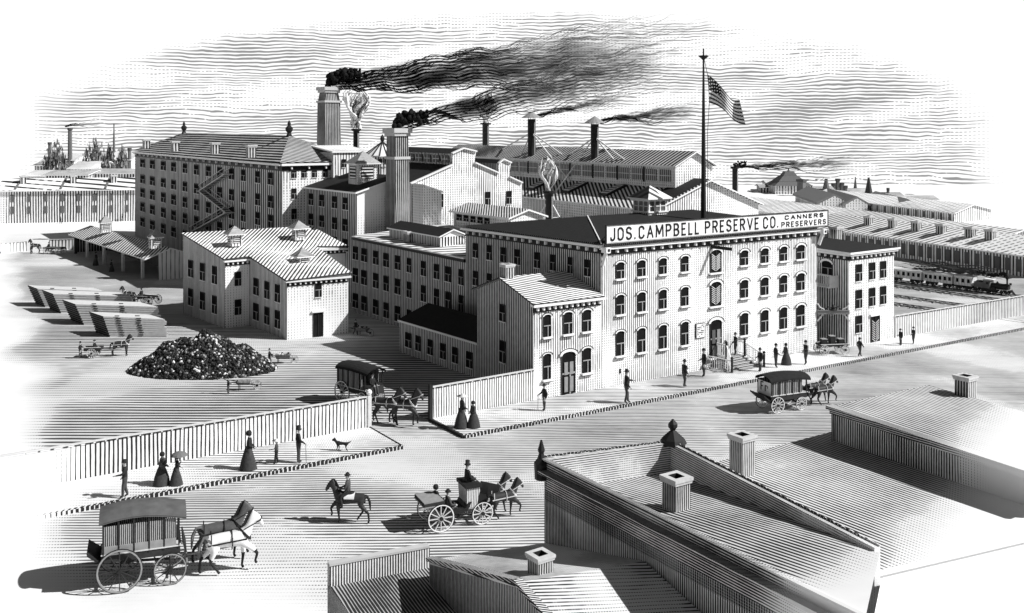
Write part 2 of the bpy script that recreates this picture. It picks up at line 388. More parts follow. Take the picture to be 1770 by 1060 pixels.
def chimney(root, c, z0, z1, w, rz=None, name='chimney', mat=None, d=None):
    rz = math.atan2(U.y, U.x) if rz is None else rz; d = d or w
    b = MB(); b.box((c[0], c[1], (z0 + z1) / 2), (w, d, z1 - z0), rz)
    o = b.build(name, mat or engr(round(max(.06, .0029 * c[1]), 2), .52, 'u', .62, fade=None, tvar=.2, ts=.8, dots=0), root)
    k = MB(); t = w * .13; M = Matrix.Translation((c[0], c[1], z1)) @ Matrix.Rotation(rz, 4, 'Z')
    W2, D2 = w * 1.22 / 2, d * 1.22 / 2; hh = w * .3; iw, idp = w * .62 / 2, d * .62 / 2
    for z0_, z1_, a, b_ in ((-.0, hh * .45, W2 * .93, D2 * .93), (hh * .45, hh, W2, D2)):
        ou = [(-a, -b_), (a, -b_), (a, b_), (-a, b_)]; inn = [(-iw, -idp), (iw, -idp), (iw, idp), (-iw, idp)]
        for i in range(4):
            j = (i + 1) % 4
            k.face([M @ Vector((*ou[i], z0_)), M @ Vector((*ou[j], z0_)), M @ Vector((*ou[j], z1_)), M @ Vector((*ou[i], z1_))])
            k.face([M @ Vector((*ou[i], z1_)), M @ Vector((*ou[j], z1_)), M @ Vector((*inn[j], z1_)), M @ Vector((*inn[i], z1_))])
            k.face([M @ Vector((*inn[j], z0_)), M @ Vector((*inn[i], z0_)), M @ Vector((*inn[i], z1_)), M @ Vector((*inn[j], z1_))], 1)
            k.face([M @ Vector((*ou[j], z0_)), M @ Vector((*ou[i], z0_)), M @ Vector((*inn[i], z0_)), M @ Vector((*inn[j], z0_))])
    k.face([M @ Vector((-iw, -idp, .01)), M @ Vector((iw, -idp, .01)), M @ Vector((iw, idp, .01)), M @ Vector((-iw, idp, .01))], 1)
    k.build('chimney_cap', [plain('worn_cap', .55, .9, .6, 9.0), BLACK], o)
    return o
def cornice(root, pts, z, h=.34, out=.32, step=.75, name='cornice', mats=None):
    """projecting eave board on small brackets along an open line of plan points"""
    m = MB()
    for a, b in zip(pts[:-1], pts[1:]):
        n_ = outward(a, b); d = (b - a).normalized(); L = (b - a).length; rz = math.atan2(d.y, d.x); c = (a + b) / 2
        m.box(v3(c + n_ * out / 2, z + h * .78), (L + out, out, h * .4), rz, 0)
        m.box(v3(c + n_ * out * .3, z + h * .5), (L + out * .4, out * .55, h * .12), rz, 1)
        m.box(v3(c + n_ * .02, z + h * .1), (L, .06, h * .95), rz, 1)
        k = int(L / step)
        for i in range(k + 1):
            p = a + d * (L * (i + .5) / (k + 1)); m.box(v3(p + n_ * out * .35, z + h * .2), (.11, out * .6, h * .5), rz, 0)
    return m.build(name, mats or [WHITE, BLACK], root)
# ================================================================== the setting: ground, street, pavements
g = MB(); g.face([(-900, -60, 0), (900, -60, 0), (900, 270, 0), (-900, 270, 0)])
for i in range(12):                       # the land falls away beyond the town
    y0, y1 = 270 + i * 30, 300 + i * 30; hh = lambda y: -((y - 270) ** 2) * .0012
    g.face([(-900, y0, hh(y0)), (900, y0, hh(y0)), (900, y1, hh(y1)), (-900, y1, hh(y1))])
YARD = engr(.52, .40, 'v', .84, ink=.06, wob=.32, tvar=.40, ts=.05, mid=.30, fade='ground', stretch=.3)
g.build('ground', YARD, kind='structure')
fl0, fl1 = gp(-60, 868), gp(638, 742); kl0, kl1 = gp(-60, 915), gp(695, 775)
fr0, fr1 = gp(744, 728), gp(1775, 546); kr0, kr1 = gp(800, 757), gp(1775, 574)
st = MB(); st.face([v3(gp(-500, 1300), .004), v3(gp(1500, 1300), .004), v3(gp(2100, 640), .004), v3(kr1 + U * 30, .004), v3(kr0, .004), v3(fr0 + V * 1.5, .004), v3(fl1 + V * 1.5, .004), v3(kl1, .004), v3(kl0 - U * 20, .004)])
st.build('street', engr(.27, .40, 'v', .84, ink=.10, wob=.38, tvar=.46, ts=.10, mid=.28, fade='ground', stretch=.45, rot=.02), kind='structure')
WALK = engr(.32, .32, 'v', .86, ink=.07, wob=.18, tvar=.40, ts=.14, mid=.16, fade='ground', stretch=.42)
KERB = engr(.20, .78, 'u', .8, tvar=.2, ts=.2, fade='ground', dots=0)
for poly in ([kl0 - U * 20, kl1, fl1, fl0 - U * 20], [kr0, kr1 + U * 30, fr1 + U * 30, fr0]):
    m = MB(); m.prism(poly, .0, .13); m.build('pavement', WALK, kind='structure')
    a, b = poly[0], poly[1]; nn = outward(a, b); k = MB()
    d = (b - a).normalized(); k.box(v3((a + b) / 2 + nn * .09, .08), ((b - a).length, .18, .17), math.atan2(d.y, d.x))
    k.build('kerb', KERB, kind='structure')
# side kerbs of the gateway
k = MB()
for a, b, s_ in ((kl1, fl1, 1), (kr0, fr0, -1)):
    d = (b - a).normalized(); k.box(v3((a + b) / 2, .075), ((b - a).length, .07 if s_ > 0 else .14, .16), math.atan2(d.y, d.x))
k.build('kerb', plain('dark_kerb', .03), kind='structure')

# ------------------------------------------------------------------ fences
def fence(label, a, b, h, ep=False, em=False, Yp=None, tone=.38, z0=0.0, posts=()):
    r = thing('board_fence', label, 'fence', v3((a + b) / 2, 0)); m = MB(); d = (b - a).normalized(); n_ = outward(a, b); rz = math.atan2(d.y, d.x); L = (b - a).length
    c = (a + b) / 2; m.box(v3(c, h / 2), (L, .06, h), rz)
    m.build('board_panel', engr(Yp or .16, tone, 'u', .84, tvar=.2, ts=.15, dots=.1), r)
    t = MB(); t.box(v3(c, h + .03), (L + .05, .14, .06), rz, 0); t.box(v3(c + n_ * .05, h - .04), (L, .03, .05), rz, 1); t.build('top_rail', [PALEW, engr(.5, 1.0, 'u', .82, tvar=0, dots=0)], r)
    for p, hh, ball in posts:
        q = MB(); q.box(v3(p, hh / 2), (.2, .2, hh), rz, 0)
        if ball: q.lathe((p.x, p.y, hh), [(.02, 0), (.12, .05), (.16, .16), (.12, .27), (.01, .33)], 10, 1)
        q.build('fence_post', [BLACK if not ball else PALEW, WHITE], r)
    return r
fence('long pale board fence left of the open yard gate along the near pavement', fl0 - U * 6, fl1, 1.72, Yp=.2, posts=[(fl1, 1.8, True)])
fence('short board fence between the open yard gate and the small brick office', fr0, gp(922, 693), 1.82, posts=[(fr0, 2.0, False)])
fence('long board fence beyond the end annex beside the railway yard', gp(1546, 587), gp(1775, 546), 1.75, Yp=.22, tone=.45)
fence('low far fence at the left margin left of the horse and wagon', gp(2, 438), gp(46, 434), 1.25, Yp=.4, tone=.3)
fence('low far fence behind the horse and wagon beside the open shed', gp(85, 433), gp(127, 432), 1.4, Yp=.4, tone=.3)
r = thing('gate_leaf', 'dark plank gate leaf swung open behind the short fence', 'gate', v3(fr0, 0)); m = MB()
a = fr0 + V * .15; b = gp(779, 663, 1.8); m.bar(v3(a, .95), v3(b, .95), .06, 1.6); m.build('leaf_boards', engr(.16, .8, 'u'), r)
m = MB(); m.bar(v3(a, 1.78), v3(b, 1.78), .1, .12); m.bar(v3(a, .4), v3(b, .4), .1, .12); m.build('gate_rail', BLACK, r)

# ================================================================== main factory
A, B = gp(1040, 672), gp(1412, 603); C = Vector((-3.34, 71.5)); D = B + (C - A)
r = thing('factory_building', 'big three-storey brick factory with lettered sign board along its eave and steps to its door', 'factory', v3((A + B) / 2, 0))
Z0, Z1 = 8.55, 8.95
m = MB(); m.face([v3(A, 0), v3(B, 0), v3(B, Z1), v3(A, Z1)]); m.face([v3(B, 0), v3(D, 0), v3(D, Z1), v3(B, Z1)]); m.face([v3(D, 0), v3(C, 0), v3(C, Z1), v3(D, Z1)])
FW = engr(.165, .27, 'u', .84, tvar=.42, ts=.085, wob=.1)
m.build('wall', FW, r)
m = MB(); m.face([v3(C, 0), v3(A, 0), v3(A, Z1), v3(C, Z1)]); m.build('side_wall', engr(.19, .60, 'u', .72, tvar=.12, ts=.1, wob=.1), r)  # shade of this side painted in: darker base, denser lines than the facade
du, dv = (B - A).normalized(), (C - A).normalized(); Lu, Lv = (B - A).length, (C - A).length
e0 = .3; q = lambda s, t: A + du * s + dv * t
ins = 5.0; rz_ = 9.9
m = MB(); c4 = [v3(q(-e0, -e0), Z1), v3(q(Lu + e0, -e0), Z1), v3(q(Lu + e0, Lv + e0), Z1), v3(q(-e0, Lv + e0), Z1)]
r0, r1 = v3(q(ins, Lv / 2), rz_), v3(q(Lu - ins, Lv / 2), rz_)
m.face([c4[0], c4[1], r1, r0]); m.face([c4[1], c4[2], r1]); m.face([c4[2], c4[3], r0, r1]); m.face([c4[3], c4[0], r0]); m.face(c4[::-1])
ro = m.build('roof', TAR, r)
m = MB(); m.bar(c4[0] + Vector((0, 0, .03)), r0 + Vector((0, 0, .03)), .06, .06); m.build('hip_flashing', WHITE, ro)
cornice(r, [C, A], Z0 - .12, .42, .38, .8)
cornice(r, [A, B], Z0 - .22, .40, .38, .75)
# end brackets of the sign
for p, s_ in ((q(.02, -.35), 1), (q(Lu + .15, -.35), 1)):
    m = MB(); m.box(v3(p, Z0 + .0), (.34, .5, .34), math.atan2(du.y, du.x), 0); m.box(v3(p - dv * .26, Z0), (.16, .03, .16), math.atan2(du.y, du.x), 1)
    m.bar(v3(p, Z0 - .2), v3(p + dv * .3, Z0 - 1.0), .12, .22, 0); m.build('end_bracket', [WHITE, BLACK], r)
cols = [1071.3, 1108, 1145, 1183, 1285.7, 1321, 1353.5, 1383]
windows(r, A, B, cols, [(1071.3, 467.5, 29), (1071.3, 526.5, 33), (1071.3, 593.5, 43)], style='hood', wpx=12.5)
nf = outward(A, B)
for (py, hh, st_) in ((451.5, 1.5, 'shutter'), (508, 1.6, 'shutter')):
    P, z = on_wall(A, B, 1236.5, py); o = put_window(r, P, z, nf, .92, hh, 'arch_door', 'loft_door')
P, z = on_wall(A, B, 1236.5, 578); 
m = MB(); rzf = math.atan2(du.y, du.x)
o = put_window(r, P, 1.95, nf, 1.0, 2.5, 'hood', 'entrance_door')
m = MB(); k = v3(P + nf * .07, 1.7) - r.location
for sx in (-.23, .23):
    for z_, h_ in ((1.15, .7), (2.1, .9)): m.box(v3(P + du * sx + nf * .07, z_), (.3, .05, h_), rzf, 0 if sx < 0 else 1)
m.build('door_panel', [plain('door_wood', .10), plain('door_wood_pale', .25)], r)
# hoist beam
P, _ = on_wall(A, B, 1229, 420); m = MB(); m.tube([v3(P - nf * .1, 8.1), v3(P + nf * 1.4 + du * .5, 8.05)], .11, 8); m.build('hoist_beam', BLACK, r)
# small notice board
P, z = on_wall(A, B, 1209.5, 571.5); m = MB(); m.box(v3(P + nf * .04, z), (.82, .06, .98), rzf, 1); m.box(v3(P + nf * .06, z), (.72, .06, .90), rzf, 0)
random.seed(5)
for i in range(7):
    x = -.3
    while x < .28:
        w = random.uniform(.03, .12)
        if random.random() < .7: m.box(v3(P + nf * .1 + du * (x + w / 2), z + .36 - i * .118), (w, .01, .05), rzf, 1)
        x += w + .03
m.build('notice_board', [WHITE, BLACK], r)
P, z = on_wall(A, B, 1071.5, 641.5); m = MB(); m.box(v3(P + nf * .02, z), (.1, .05, .28), rzf); m.build('wall_vent', BLACK, r)
# sign board + lettering
sa, sb = q(-.15, -.52), q(Lu + .45, -.52); zs0, zs1 = 8.93, 10.08
m = MB(); cc = (sa + sb) / 2; L = (sb - sa).length; m.box(v3(cc, (zs0 + zs1) / 2), (L, .10, zs1 - zs0), rzf, 0)
for z_ in (zs0, zs1): m.box(v3(cc + nf * .02, z_), (L + .05, .12, .06), rzf, 1)
for p in (sa, sb): m.box(v3(p + nf * .02, (zs0 + zs1) / 2), (.06, .12, zs1 - zs0 + .06), rzf, 1)
for z_ in (zs0 + .07, zs1 - .07): m.box(v3(cc + nf * .055, z_), (L - .2, .015, .015), rzf, 1)
sg = m.build('sign_board', [WHITE, BLACK], r)
m = MB()
for i in range(9):
    p = sa + (sb - sa) * ((i + .5) / 9); m.bar(v3(p + dv * .05, zs1 - .1), v3(p + dv * 1.4, Z1 + .2), .05)
m.build('sign_stay', BLACK, sg)
def arcp(cx, cy, rx, ry, a0, a1, k=7): return [(cx + rx * math.cos(R(a0 + (a1 - a0) * i / k)), cy + ry * math.sin(R(a0 + (a1 - a0) * i / k))) for i in range(k + 1)]
GL = {'J': [[(1, 1), (1, .22)] + arcp(.5, .22, .5, .22, 0, -180)], 'O': [arcp(.5, .72, .5, .28, 0, 180) + arcp(.5, .28, .5, .28, 180, 360) + [(1, .72)]],
      'S': [arcp(.5, .76, .48, .24, 20, 270) + arcp(.5, .26, .48, .26, 90, -160)], 'C': [arcp(.5, .72, .5, .28, 10, 180) + arcp(.5, .28, .5, .28, 180, 350)],
      'A': [[(0, 0), (.5, 1), (1, 0)], [(.2, .35), (.8, .35)]], 'M': [[(0, 0), (.05, 1), (.5, .25), (.95, 1), (1, 0)]], 'P': [[(0, 0), (0, 1), (.6, 1)] + arcp(.6, .74, .4, .26, 90, -90) + [(0, .48)]],
      'B': [[(0, 0), (0, 1), (.55, 1)] + arcp(.55, .76, .38, .24, 90, -90) + [(0, .52)], [(.55, .52)] + arcp(.55, .26, .45, .26, 90, -90) + [(0, 0)]], 'E': [[(1, 1), (0, 1), (0, 0), (1, 0)], [(0, .52), (.8, .52)]],
      'L': [[(0, 1), (0, 0), (1, 0)]], 'R': [[(0, 0), (0, 1), (.6, 1)] + arcp(.6, .75, .4, .25, 90, -90) + [(0, .5)], [(.5, .5), (1, 0)]], 'V': [[(0, 1), (.5, 0), (1, 1)]], 'N': [[(0, 0), (0, 1), (1, 0), (1, 1)]], '.': [[(.1, .03), (.3, .03)]]}
GW = {'M': 1.35, 'E': .85, 'L': .8, 'J': .8, '.': .35, 'A': 1.1, 'V': 1.1}
def lettering(parent, txt, x0, x1, z0, z1, st, gap=.34):
    tot = sum(GW.get(c, 1.0) for c in txt) + gap * (len(txt) - 1); un = (x1 - x0) / tot; x = x0; hz = z1 - z0; ud_ = (sb - sa).normalized()
    for c in txt:
        w = GW.get(c, 1.0) * un; m = MB()
        for ln in GL[c]:
            pp_ = [v3(sa + ud_ * (x + st / 2 + px * (w - st)), z0 + st / 2 + py * (hz - st)) + v3(nf * .06, 0) for px, py in ln]
            for a, b in zip(pp_[:-1], pp_[1:]):
                d = (b - a)
                if d.length < 1e-5: continue
                d.normalize(); m.bar(a - d * st * .3, b + d * st * .3, .03, st)
        x += w + gap * un; m.build('letter', BLACK, parent)
lettering(sg, 'JOS.CAMPBELL', .28, 7.75, zs0 + .16, zs1 - .16, .115)
lettering(sg, 'PRESERVE', 8.25, 13.35, zs0 + .16, zs1 - .16, .115)
lettering(sg, 'CO.', 13.75, 15.35, zs0 + .16, zs1 - .16, .115)
LS = (sb - sa).length
lettering(sg, 'CANNERS', 15.95, LS - .5, zs0 + .67, zs1 - .16, .075, .42)
lettering(sg, 'PRESERVERS', 15.6, LS - .22, zs0 + .15, zs0 + .54, .07, .42)
# side windows
windows(r, A, C, [822, 846.5, 871, 895, 928.5, 956, 986, 1015.6], [(822, 433, 25), (822, 481, 25), (822, 530, 25)], skip=[(i, 2) for i in range(8)], wpx=8)
# lantern on the roof
def lantern(root, c, zb, w, hb, hr):
    rz = math.atan2(U.y, U.x); b = MB(); b.box((c[0], c[1], zb + .3), (w, w, .6), rz); o = b.build('roof_lantern', wallm(70, .35), root)
    g_ = MB(); g_.box((c[0], c[1], zb + .6 + hb / 2), (w * .92, w * .92, hb), rz); g_.build('lantern_glass', plain('grey_glass', .12, .3, .3), o)
    f = MB(); f.box((c[0], c[1], zb + .64), (w * 1.1, w * 1.1, .1), rz); f.box((c[0], c[1], zb + .62 + hb), (w * 1.15, w * 1.15, .12), rz)
    for i in range(4):
        a = rz + i * math.pi / 2; nx = Vector((math.cos(a), math.sin(a), 0)); tx = Vector((-nx.y, nx.x, 0)); base = Vector((c[0], c[1], zb + .62 + hb / 2)) + nx * w * .47
        for j in range(4): f.box(base + tx * w * (-.45 + .3 * j), (.07, .09, hb), a)
        f.box(base, (.05, w * .9, .05), a)
    f.build('lantern_frame', WHITE, o)
    t = MB(); M = Matrix.Translation((c[0], c[1], zb + .7 + hb)) @ Matrix.Rotation(rz, 4, 'Z'); k = w * .66
    q_ = [M @ Vector((x * k, y * k, 0)) for x, y in ((-1, -1), (1, -1), (1, 1), (-1, 1))]; ap = M @ Vector((0, 0, hr)); q2 = [p + Vector((0, 0, .08)) for p in q_]
    t.hexa(q_, q2, 1)
    for i in range(4): t.face([q2[i], q2[(i + 1) % 4], ap], 1 if i in (0,) else 0)
    t.build('lantern_roof', [plain('slate', .05), WHITE], o)
P = atY(1123, 360, 72); lantern(r, P, 9.35, 1.75, .85, .95)
# entrance steps
P, _ = on_wall(A, B, 1240, 578); o0 = v3(P + du * .35, 0)
s = thing('entrance_steps', 'wide railed stone steps in front of the factory door', 'steps', o0, rzf)   # local: x along wall, -y out
m = MB(); m.box((.35, -.5, .40), (1.7, .95, .78)); 
for i in range(4):
    z = .64 - i * .16; m.box((.35, -1.0 - .26 * i - .0, z / 2), (1.75 + .42 * (i + 1), .27, z))
m.build('steps', engr(.12, .55, 'v', .6, fade=None, dots=0), s, world=False)
def rail(p, q_):
    a, b = Vector(p), Vector(q_); m = MB(); m.bar(a, b, .07, .06, 0); lo = Vector((0, 0, -.75)); m.bar(a + lo, b + lo, .04, .04, 0)
    k = max(3, int((b - a).length / .16))
    for i in range(1, k): c = a + (b - a) * i / k; m.bar(c + lo, c, .03, .03, 0)
    m.build('handrail', WHITE, s, world=False)
nw = [(-1.05, -2.0, .02), (-.5, -.98, .78), (1.2, -.98, .78), (1.95, -2.0, .02)]
T = [(x, y, z + .88) for x, y, z in nw]
rail(T[0], T[1]); rail(T[2], T[3]); rail(T[1], (-.5, -.1, 1.66)); rail(T[2], (1.2, -.1, 1.66)); rail((-1.05, -2.0, .9), (-1.3, -.1, .9))
for x, y, z in nw:
    m = MB(); m.box((x, y, z / 1 + .46), (.11, .11, 1.0)); m.lathe((x, y, z + .96), [(.03, 0), (.09, .05), (.1, .11), (.05, .19), (.01, .2)], 8)
    m.build('newel_post', BLACK, s, world=False)
# flagpole and flag
P = atY(1216, 360, 70.5); rr = thing('flagpole', 'tall dark flagpole rising from the factory roof', 'flagpole', (P.x, P.y, 9.2))
zt = zat(84, 70.5); m = MB(); m.tube([(P.x, P.y, 9.2), (P.x, P.y, 15), (P.x, P.y, zt)], [.2, .14, .05], 8); m.build('pole', BLACK, rr)
m = MB(); m.lathe((P.x, P.y, zat(105, 70.5)), [(.04, 0), (.12, .1), (.38, .32), (.36, .36), (.05, .3)], 8); m.build('vane', BLACK, rr)
m = MB(); a = Vector((P.x + .06, P.y, zat(104, 70.5))); h1 = atY(1223, 129, 70.5); h2 = atY(1226, 178, 70.5); m.tube([a, h1, (h1 + h2) / 2 + Vector((.03, 0, 0)), h2, atY(1223, 230, 70.5), (P.x + .3, P.y, 9.9)], .022, 5); m.build('halyard', BLACK, rr)
ft = MB(); nu, nv_ = 26, 13; f2 = atY(1279, 173, 70.5); f3 = atY(1288, 216, 70.5)
def fp(u, v):
    top = h1.lerp(f2, u) + Vector((0, 0, -.25 * math.sin(u * math.pi) + .35 * math.sin(u * math.pi * 2) * .6)); bot = h2.lerp(f3, u) + Vector((0, 0, .15 * math.sin(u * math.pi * 2)))
    p = top.lerp(bot, v); p.y += .28 * math.sin(u * 9 + v) * u ** .5; return p
for i in range(nu):
    for j in range(nv_):
        u0, u1, v0, v1 = i / nu, (i + 1) / nu, j / nv_, (j + 1) / nv_
        canton = u1 < .42 and j < 7
        ft.face([fp(u0, v1), fp(u1, v1), fp(u1, v0), fp(u0, v0)], 2 if canton else j % 2 and 1 or 0)
fo = ft.build('flag', [plain('flag_dark', .07), WHITE, plain('flag_navy', .015)], None, loc=h1, label='striped flag with starred dark corner flying from the pole', cat='flag', smooth=True)
m = MB()
for i in range(5):
    for j in range(4):
        u = .045 + i * .075; v = .07 + j * .125 + (.06 if i % 2 else 0); c = fp(u, v)
        for sg_ in (-.03, .03):
            m.face([c + Vector((.055 * math.cos(a * 1.2566), sg_, .055 * math.sin(a * 1.2566))) for a in range(5)])
m.build('star', WHITE, fo)

# ================================================================== brick office
A2, B2 = gp(922, 693), A - Vector((.02, 0)) ; e_ = Vector((-.56, .83)); wd = 6.2
r = thing('brick_office', 'two-storey brick office with pale eave and arched door beside the big factory', 'house', v3((A2 + B2) / 2, 0))
zw, zr = 5.75, 6.75; A2b, B2b = A2 + e_ * wd, B2 + e_ * wd; fr_ = .53
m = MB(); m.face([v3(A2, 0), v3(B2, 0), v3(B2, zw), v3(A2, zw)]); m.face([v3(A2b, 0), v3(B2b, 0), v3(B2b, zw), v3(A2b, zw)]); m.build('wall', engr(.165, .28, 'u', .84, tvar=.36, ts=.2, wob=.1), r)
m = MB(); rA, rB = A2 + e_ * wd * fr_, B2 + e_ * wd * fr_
m.face([v3(A2b, 0), v3(A2, 0), v3(A2, zw), v3(rA, zr), v3(A2b, zw)]); m.build('gable_wall', engr(.19, .60, 'u', .84, tvar=.1, ts=.1, wob=.1), r)  # gable hatched heavier than the front to paint its shade
m = MB(); d = (B2 - A2).normalized() * .25; o = e_ * .35
m.slab([v3(A2 - d - o, zw - .0), v3(B2 - o, zw - .0), v3(rB, zr + .12), v3(rA - d, zr + .12)], .1, 0, 1); m.slab([v3(rA - d, zr + .12), v3(rB, zr + .12), v3(B2b, zw), v3(A2b - d + o, zw)], .1, 0, 1)
m.build('roof', [engr(.27, .46, 'v', .84, tvar=.1), plain('dark_board', .05)], r)
cornice(r, [A2, B2 - (B2 - A2).normalized() * .05], zw - .45, .38, .36, .45)
windows(r, A2, B2, [945, 981, 1013.6], [(945, 563, 38), (945, 633.5, 44)], style='hood', wpx=13, skip=[(1, 1)])
P, _ = on_wall(A2, B2, 982, 640); n2 = outward(A2, B2); rz2 = math.atan2((B2 - A2).y, (B2 - A2).x)
o = put_window(r, P, 1.3, n2, .95, 2.55, 'hood', 'front_door')
m = MB()
for sx in (-.2, .2):
    for z_, h_ in ((.65, .9), (1.6, .75)): m.box(v3(P + (B2 - A2).normalized() * sx + n2 * .07, z_), (.26, .04, h_), rz2, 0)
m.build('door_panel', [GREYW], r)
windows(r, A2, A2b, [869], [(869, 541, 29), (870, 608, 36)], wpx=9)
rc = rA + (rB - rA).normalized() * .35; chimney(r, rc, 6.4, 7.45, .62)

# ================================================================== low black-roofed lean building
A3, B3 = gp(691, 608), gp(825, 654); e3 = U
r = thing('low_workshop', 'low black-roofed workshop with six windows left of the brick office', 'workshop', v3((A3 + B3) / 2, 0))
gable_roof_block(r, A3, B3 , e3, 4.8, 2.2, 3.1, engr(.2, .46, 'u', .76, tvar=.1), TAR, ov=.12, fm=WHITE)  # wall shade put into the colour: greyer base, dense lines
windows(r, A3, B3, [706.5, 723, 744, 766, 787, 812], [(706.5, 588, 25)], wpx=8.5)

# ================================================================== three-storey wing
A4 = Vector(((612 - CX) / F * 86.3, 86.3)); B4 = Vector(((806 - CX) / F * 71.6, 71.6)); zw4 = 6.55
r = thing('long_wing', 'long three-storey wing with ten windows to a floor joining the big factory', 'factory wing', v3((A4 + B4) / 2, 0))
C4, D4 = B4 + U * 9, A4 + U * 9
m = MB(); m.face([v3(A4, 0), v3(B4, 0), v3(B4, zw4), v3(A4, zw4)]); m.face([v3(D4, 0), v3(A4, 0), v3(A4, zw4), v3(D4, zw4 + .5)]); m.face([v3(C4, 0), v3(D4, 0), v3(D4, zw4 + .5), v3(C4, zw4 + .5)])
m.build('wall', engr(.25, .52, 'u', .74, tvar=.12, ts=.08), r)  # dark base and dense ink paint the long wall's shade
m = MB(); n4 = outward(A4, B4); m.slab([v3(A4 + n4 * .25, zw4 + .1), v3(B4 + n4 * .25, zw4 + .1), v3(C4, zw4 + .62), v3(D4, zw4 + .62)], .1, 0, 1); m.build('roof', [engr(1.15, .38, 'v', .84, tvar=.15), WHITE], r)
m = MB(); m.bar(v3(A4 + n4 * .12, zw4 - .14), v3(B4 + n4 * .12, zw4 - .14), .2, .2); m.build('eave_board', BLACK, r)
windows(r, A4, B4, [614.5, 630, 649.7, 668, 688, 707.5, 732.4, 755, 775, 797], [(630, 441, 22), (630, 480, 24), (630, 524.6, 25)], wpx=8)
z_ = 6.75; a = Vector(((673 - CX) / F * 84, 84)); b = Vector(((760 - CX) / F * 77.2, 77.2))
q_ = MB(); rm_ = r
mm = MB(); w_ = 2.3; mm.prism([a, b, b + U * w_, a + U * w_], 6.6, 7.5); mo = mm.build('roof_monitor', engr(.26, .5, 'u', .84), r)
mm = MB(); dd = (b - a).normalized() * .2
mm.slab([v3(a - dd - U * .15, 7.58), v3(b + dd - U * .15, 7.58), v3(b + dd + U * w_ / 2, 8.1), v3(a - dd + U * w_ / 2, 8.1)], .1, 0, 1); mm.slab([v3(a - dd + U * (w_ + .15), 7.58), v3(b + dd + U * (w_ + .15), 7.58), v3(b + dd + U * w_ / 2, 8.1), v3(a - dd + U * w_ / 2, 8.1)], .1, 0, 1)
mm.face([v3(b, 7.5), v3(b + U * w_, 7.5), v3(b + U * w_ / 2, 8.0)], 1); mm.build('monitor_roof', [TAR, WHITE], mo)
P = on_plane(v3(A4, zw4), v3(B4, zw4), v3(C4, zw4 + .5), 708, 420); chimney(r, P, P.z - .1, P.z + .75, .75)

# ================================================================== pale L-shaped packing shed
pt = [(gp(316.5, 542), 6.87), (gp(389, 567.7), 5.52), (gp(431, 562.6), 5.58), (gp(496, 588), 4.5), (gp(601.8, 576.6), 4.72)]
r = thing('packing_shed', 'pale step-fronted packing shed with three cupolas on its sloping ribbed roof', 'shed', v3(pt[3][0], 0))
R0 = Vector(((534 - CX) / F * 91.5, 91.5)); E1 = Vector(((597 - CX) / F * 86.5, 86.5)); ex = 5.45
wdir = (pt[3][0] - pt[2][0]).normalized(); J = pt[4][0] - wdir * ((pt[4][0] - E1).length * .93)
# right wing edge runs back from pt4 to the notch line
E0 = Vector(((545 - CX) / F * 85.6, 85.6))
poly = [pt[0], pt[1], pt[2], pt[3], pt[4], (E0, 5.7), (E1, 5.65), (R0, 6.87)]
for nm, idx, mt in (('wall', [1, 3, 5], engr(.23, .13, 'u', .86, tvar=.34, ts=.13)), ('side_wall', [0, 2, 4, 6], engr(.24, .52, 'u', .86, tvar=.08))):  # light copy for sunlit fronts, heavily inked copy painting the shaded sides
    for i in idx:
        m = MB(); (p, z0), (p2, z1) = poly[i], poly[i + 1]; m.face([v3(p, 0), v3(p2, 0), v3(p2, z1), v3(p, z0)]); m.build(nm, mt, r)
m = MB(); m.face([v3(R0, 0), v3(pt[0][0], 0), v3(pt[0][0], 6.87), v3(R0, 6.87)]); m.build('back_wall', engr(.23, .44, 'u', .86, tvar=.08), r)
m = MB(); up = .12
def g2(p, z, k=0): return v3(p, z + up)
m.slab([g2(pt[0][0] - U * .2, 6.87), g2(pt[1][0] - U * .2 + wdir * .3, 5.47), g2(pt[2][0] + wdir * .3, 5.55), g2(R0 - U * 8.8 * .7, 6.87)], .12, 0, 1)
m.slab([g2(pt[2][0] - U * .15, 5.6), g2(pt[3][0] - U * .2 + wdir * .3, 4.45), g2(pt[4][0] + U * .15 + wdir * .3, 4.67), g2(E0 + U * .1, 5.7)], .12, 0, 1)
m.slab([g2(R0 - U * 8.8 * .7, 6.87), g2(pt[2][0], 5.58), g2(E0, 5.7), g2(E1 + wdir * .2 + U * .2, 5.6), g2(R0 + U * .2, 6.87)], .12, 0, 1)
m.build('roof', [engr(.30, .42, 'u', .86, tvar=.22, ts=.2, wob=.10), plain('dark_board', .05)], r)
for a, b, z in ((pt[1][0], pt[2][0], 5.1), (pt[3][0], pt[4][0], 4.17), (E0, E1, 5.22)): cornice(r, [a, b], z, .34, .3, .42)
P0, P1_, P2_, P3_, P4_ = [p for p, _ in pt]
windows(r, P0, P1_, [330, 350.4, 371], [(330, 464.5, 29), (330, 513.7, 29)], wpx=7.5)
windows(r, P1_, P2_, [411], [(411, 482, 24), (411, 531, 25)], wpx=11)
windows(r, P2_, P3_, [443, 461.5, 480], [(443, 495.7, 27), (443, 539, 27)], wpx=7.5)
windows(r, P3_, P4_, [550], [(550, 501, 24)], wpx=11)
P, z = on_wall(P3_, P4_, 549.8, 562); put_window(r, P, .95, outward(P3_, P4_), .75, 1.85, 'door', 'shed_door')
for px, py, Y in ((405.5, 424, 82.5), (516.3, 413.5, 86.5), (523, 463, 79.5)):
    P = atY(px, py - 2, Y); cupola(r, P, P.z - .15, .92, .95, .75, over=1.65)

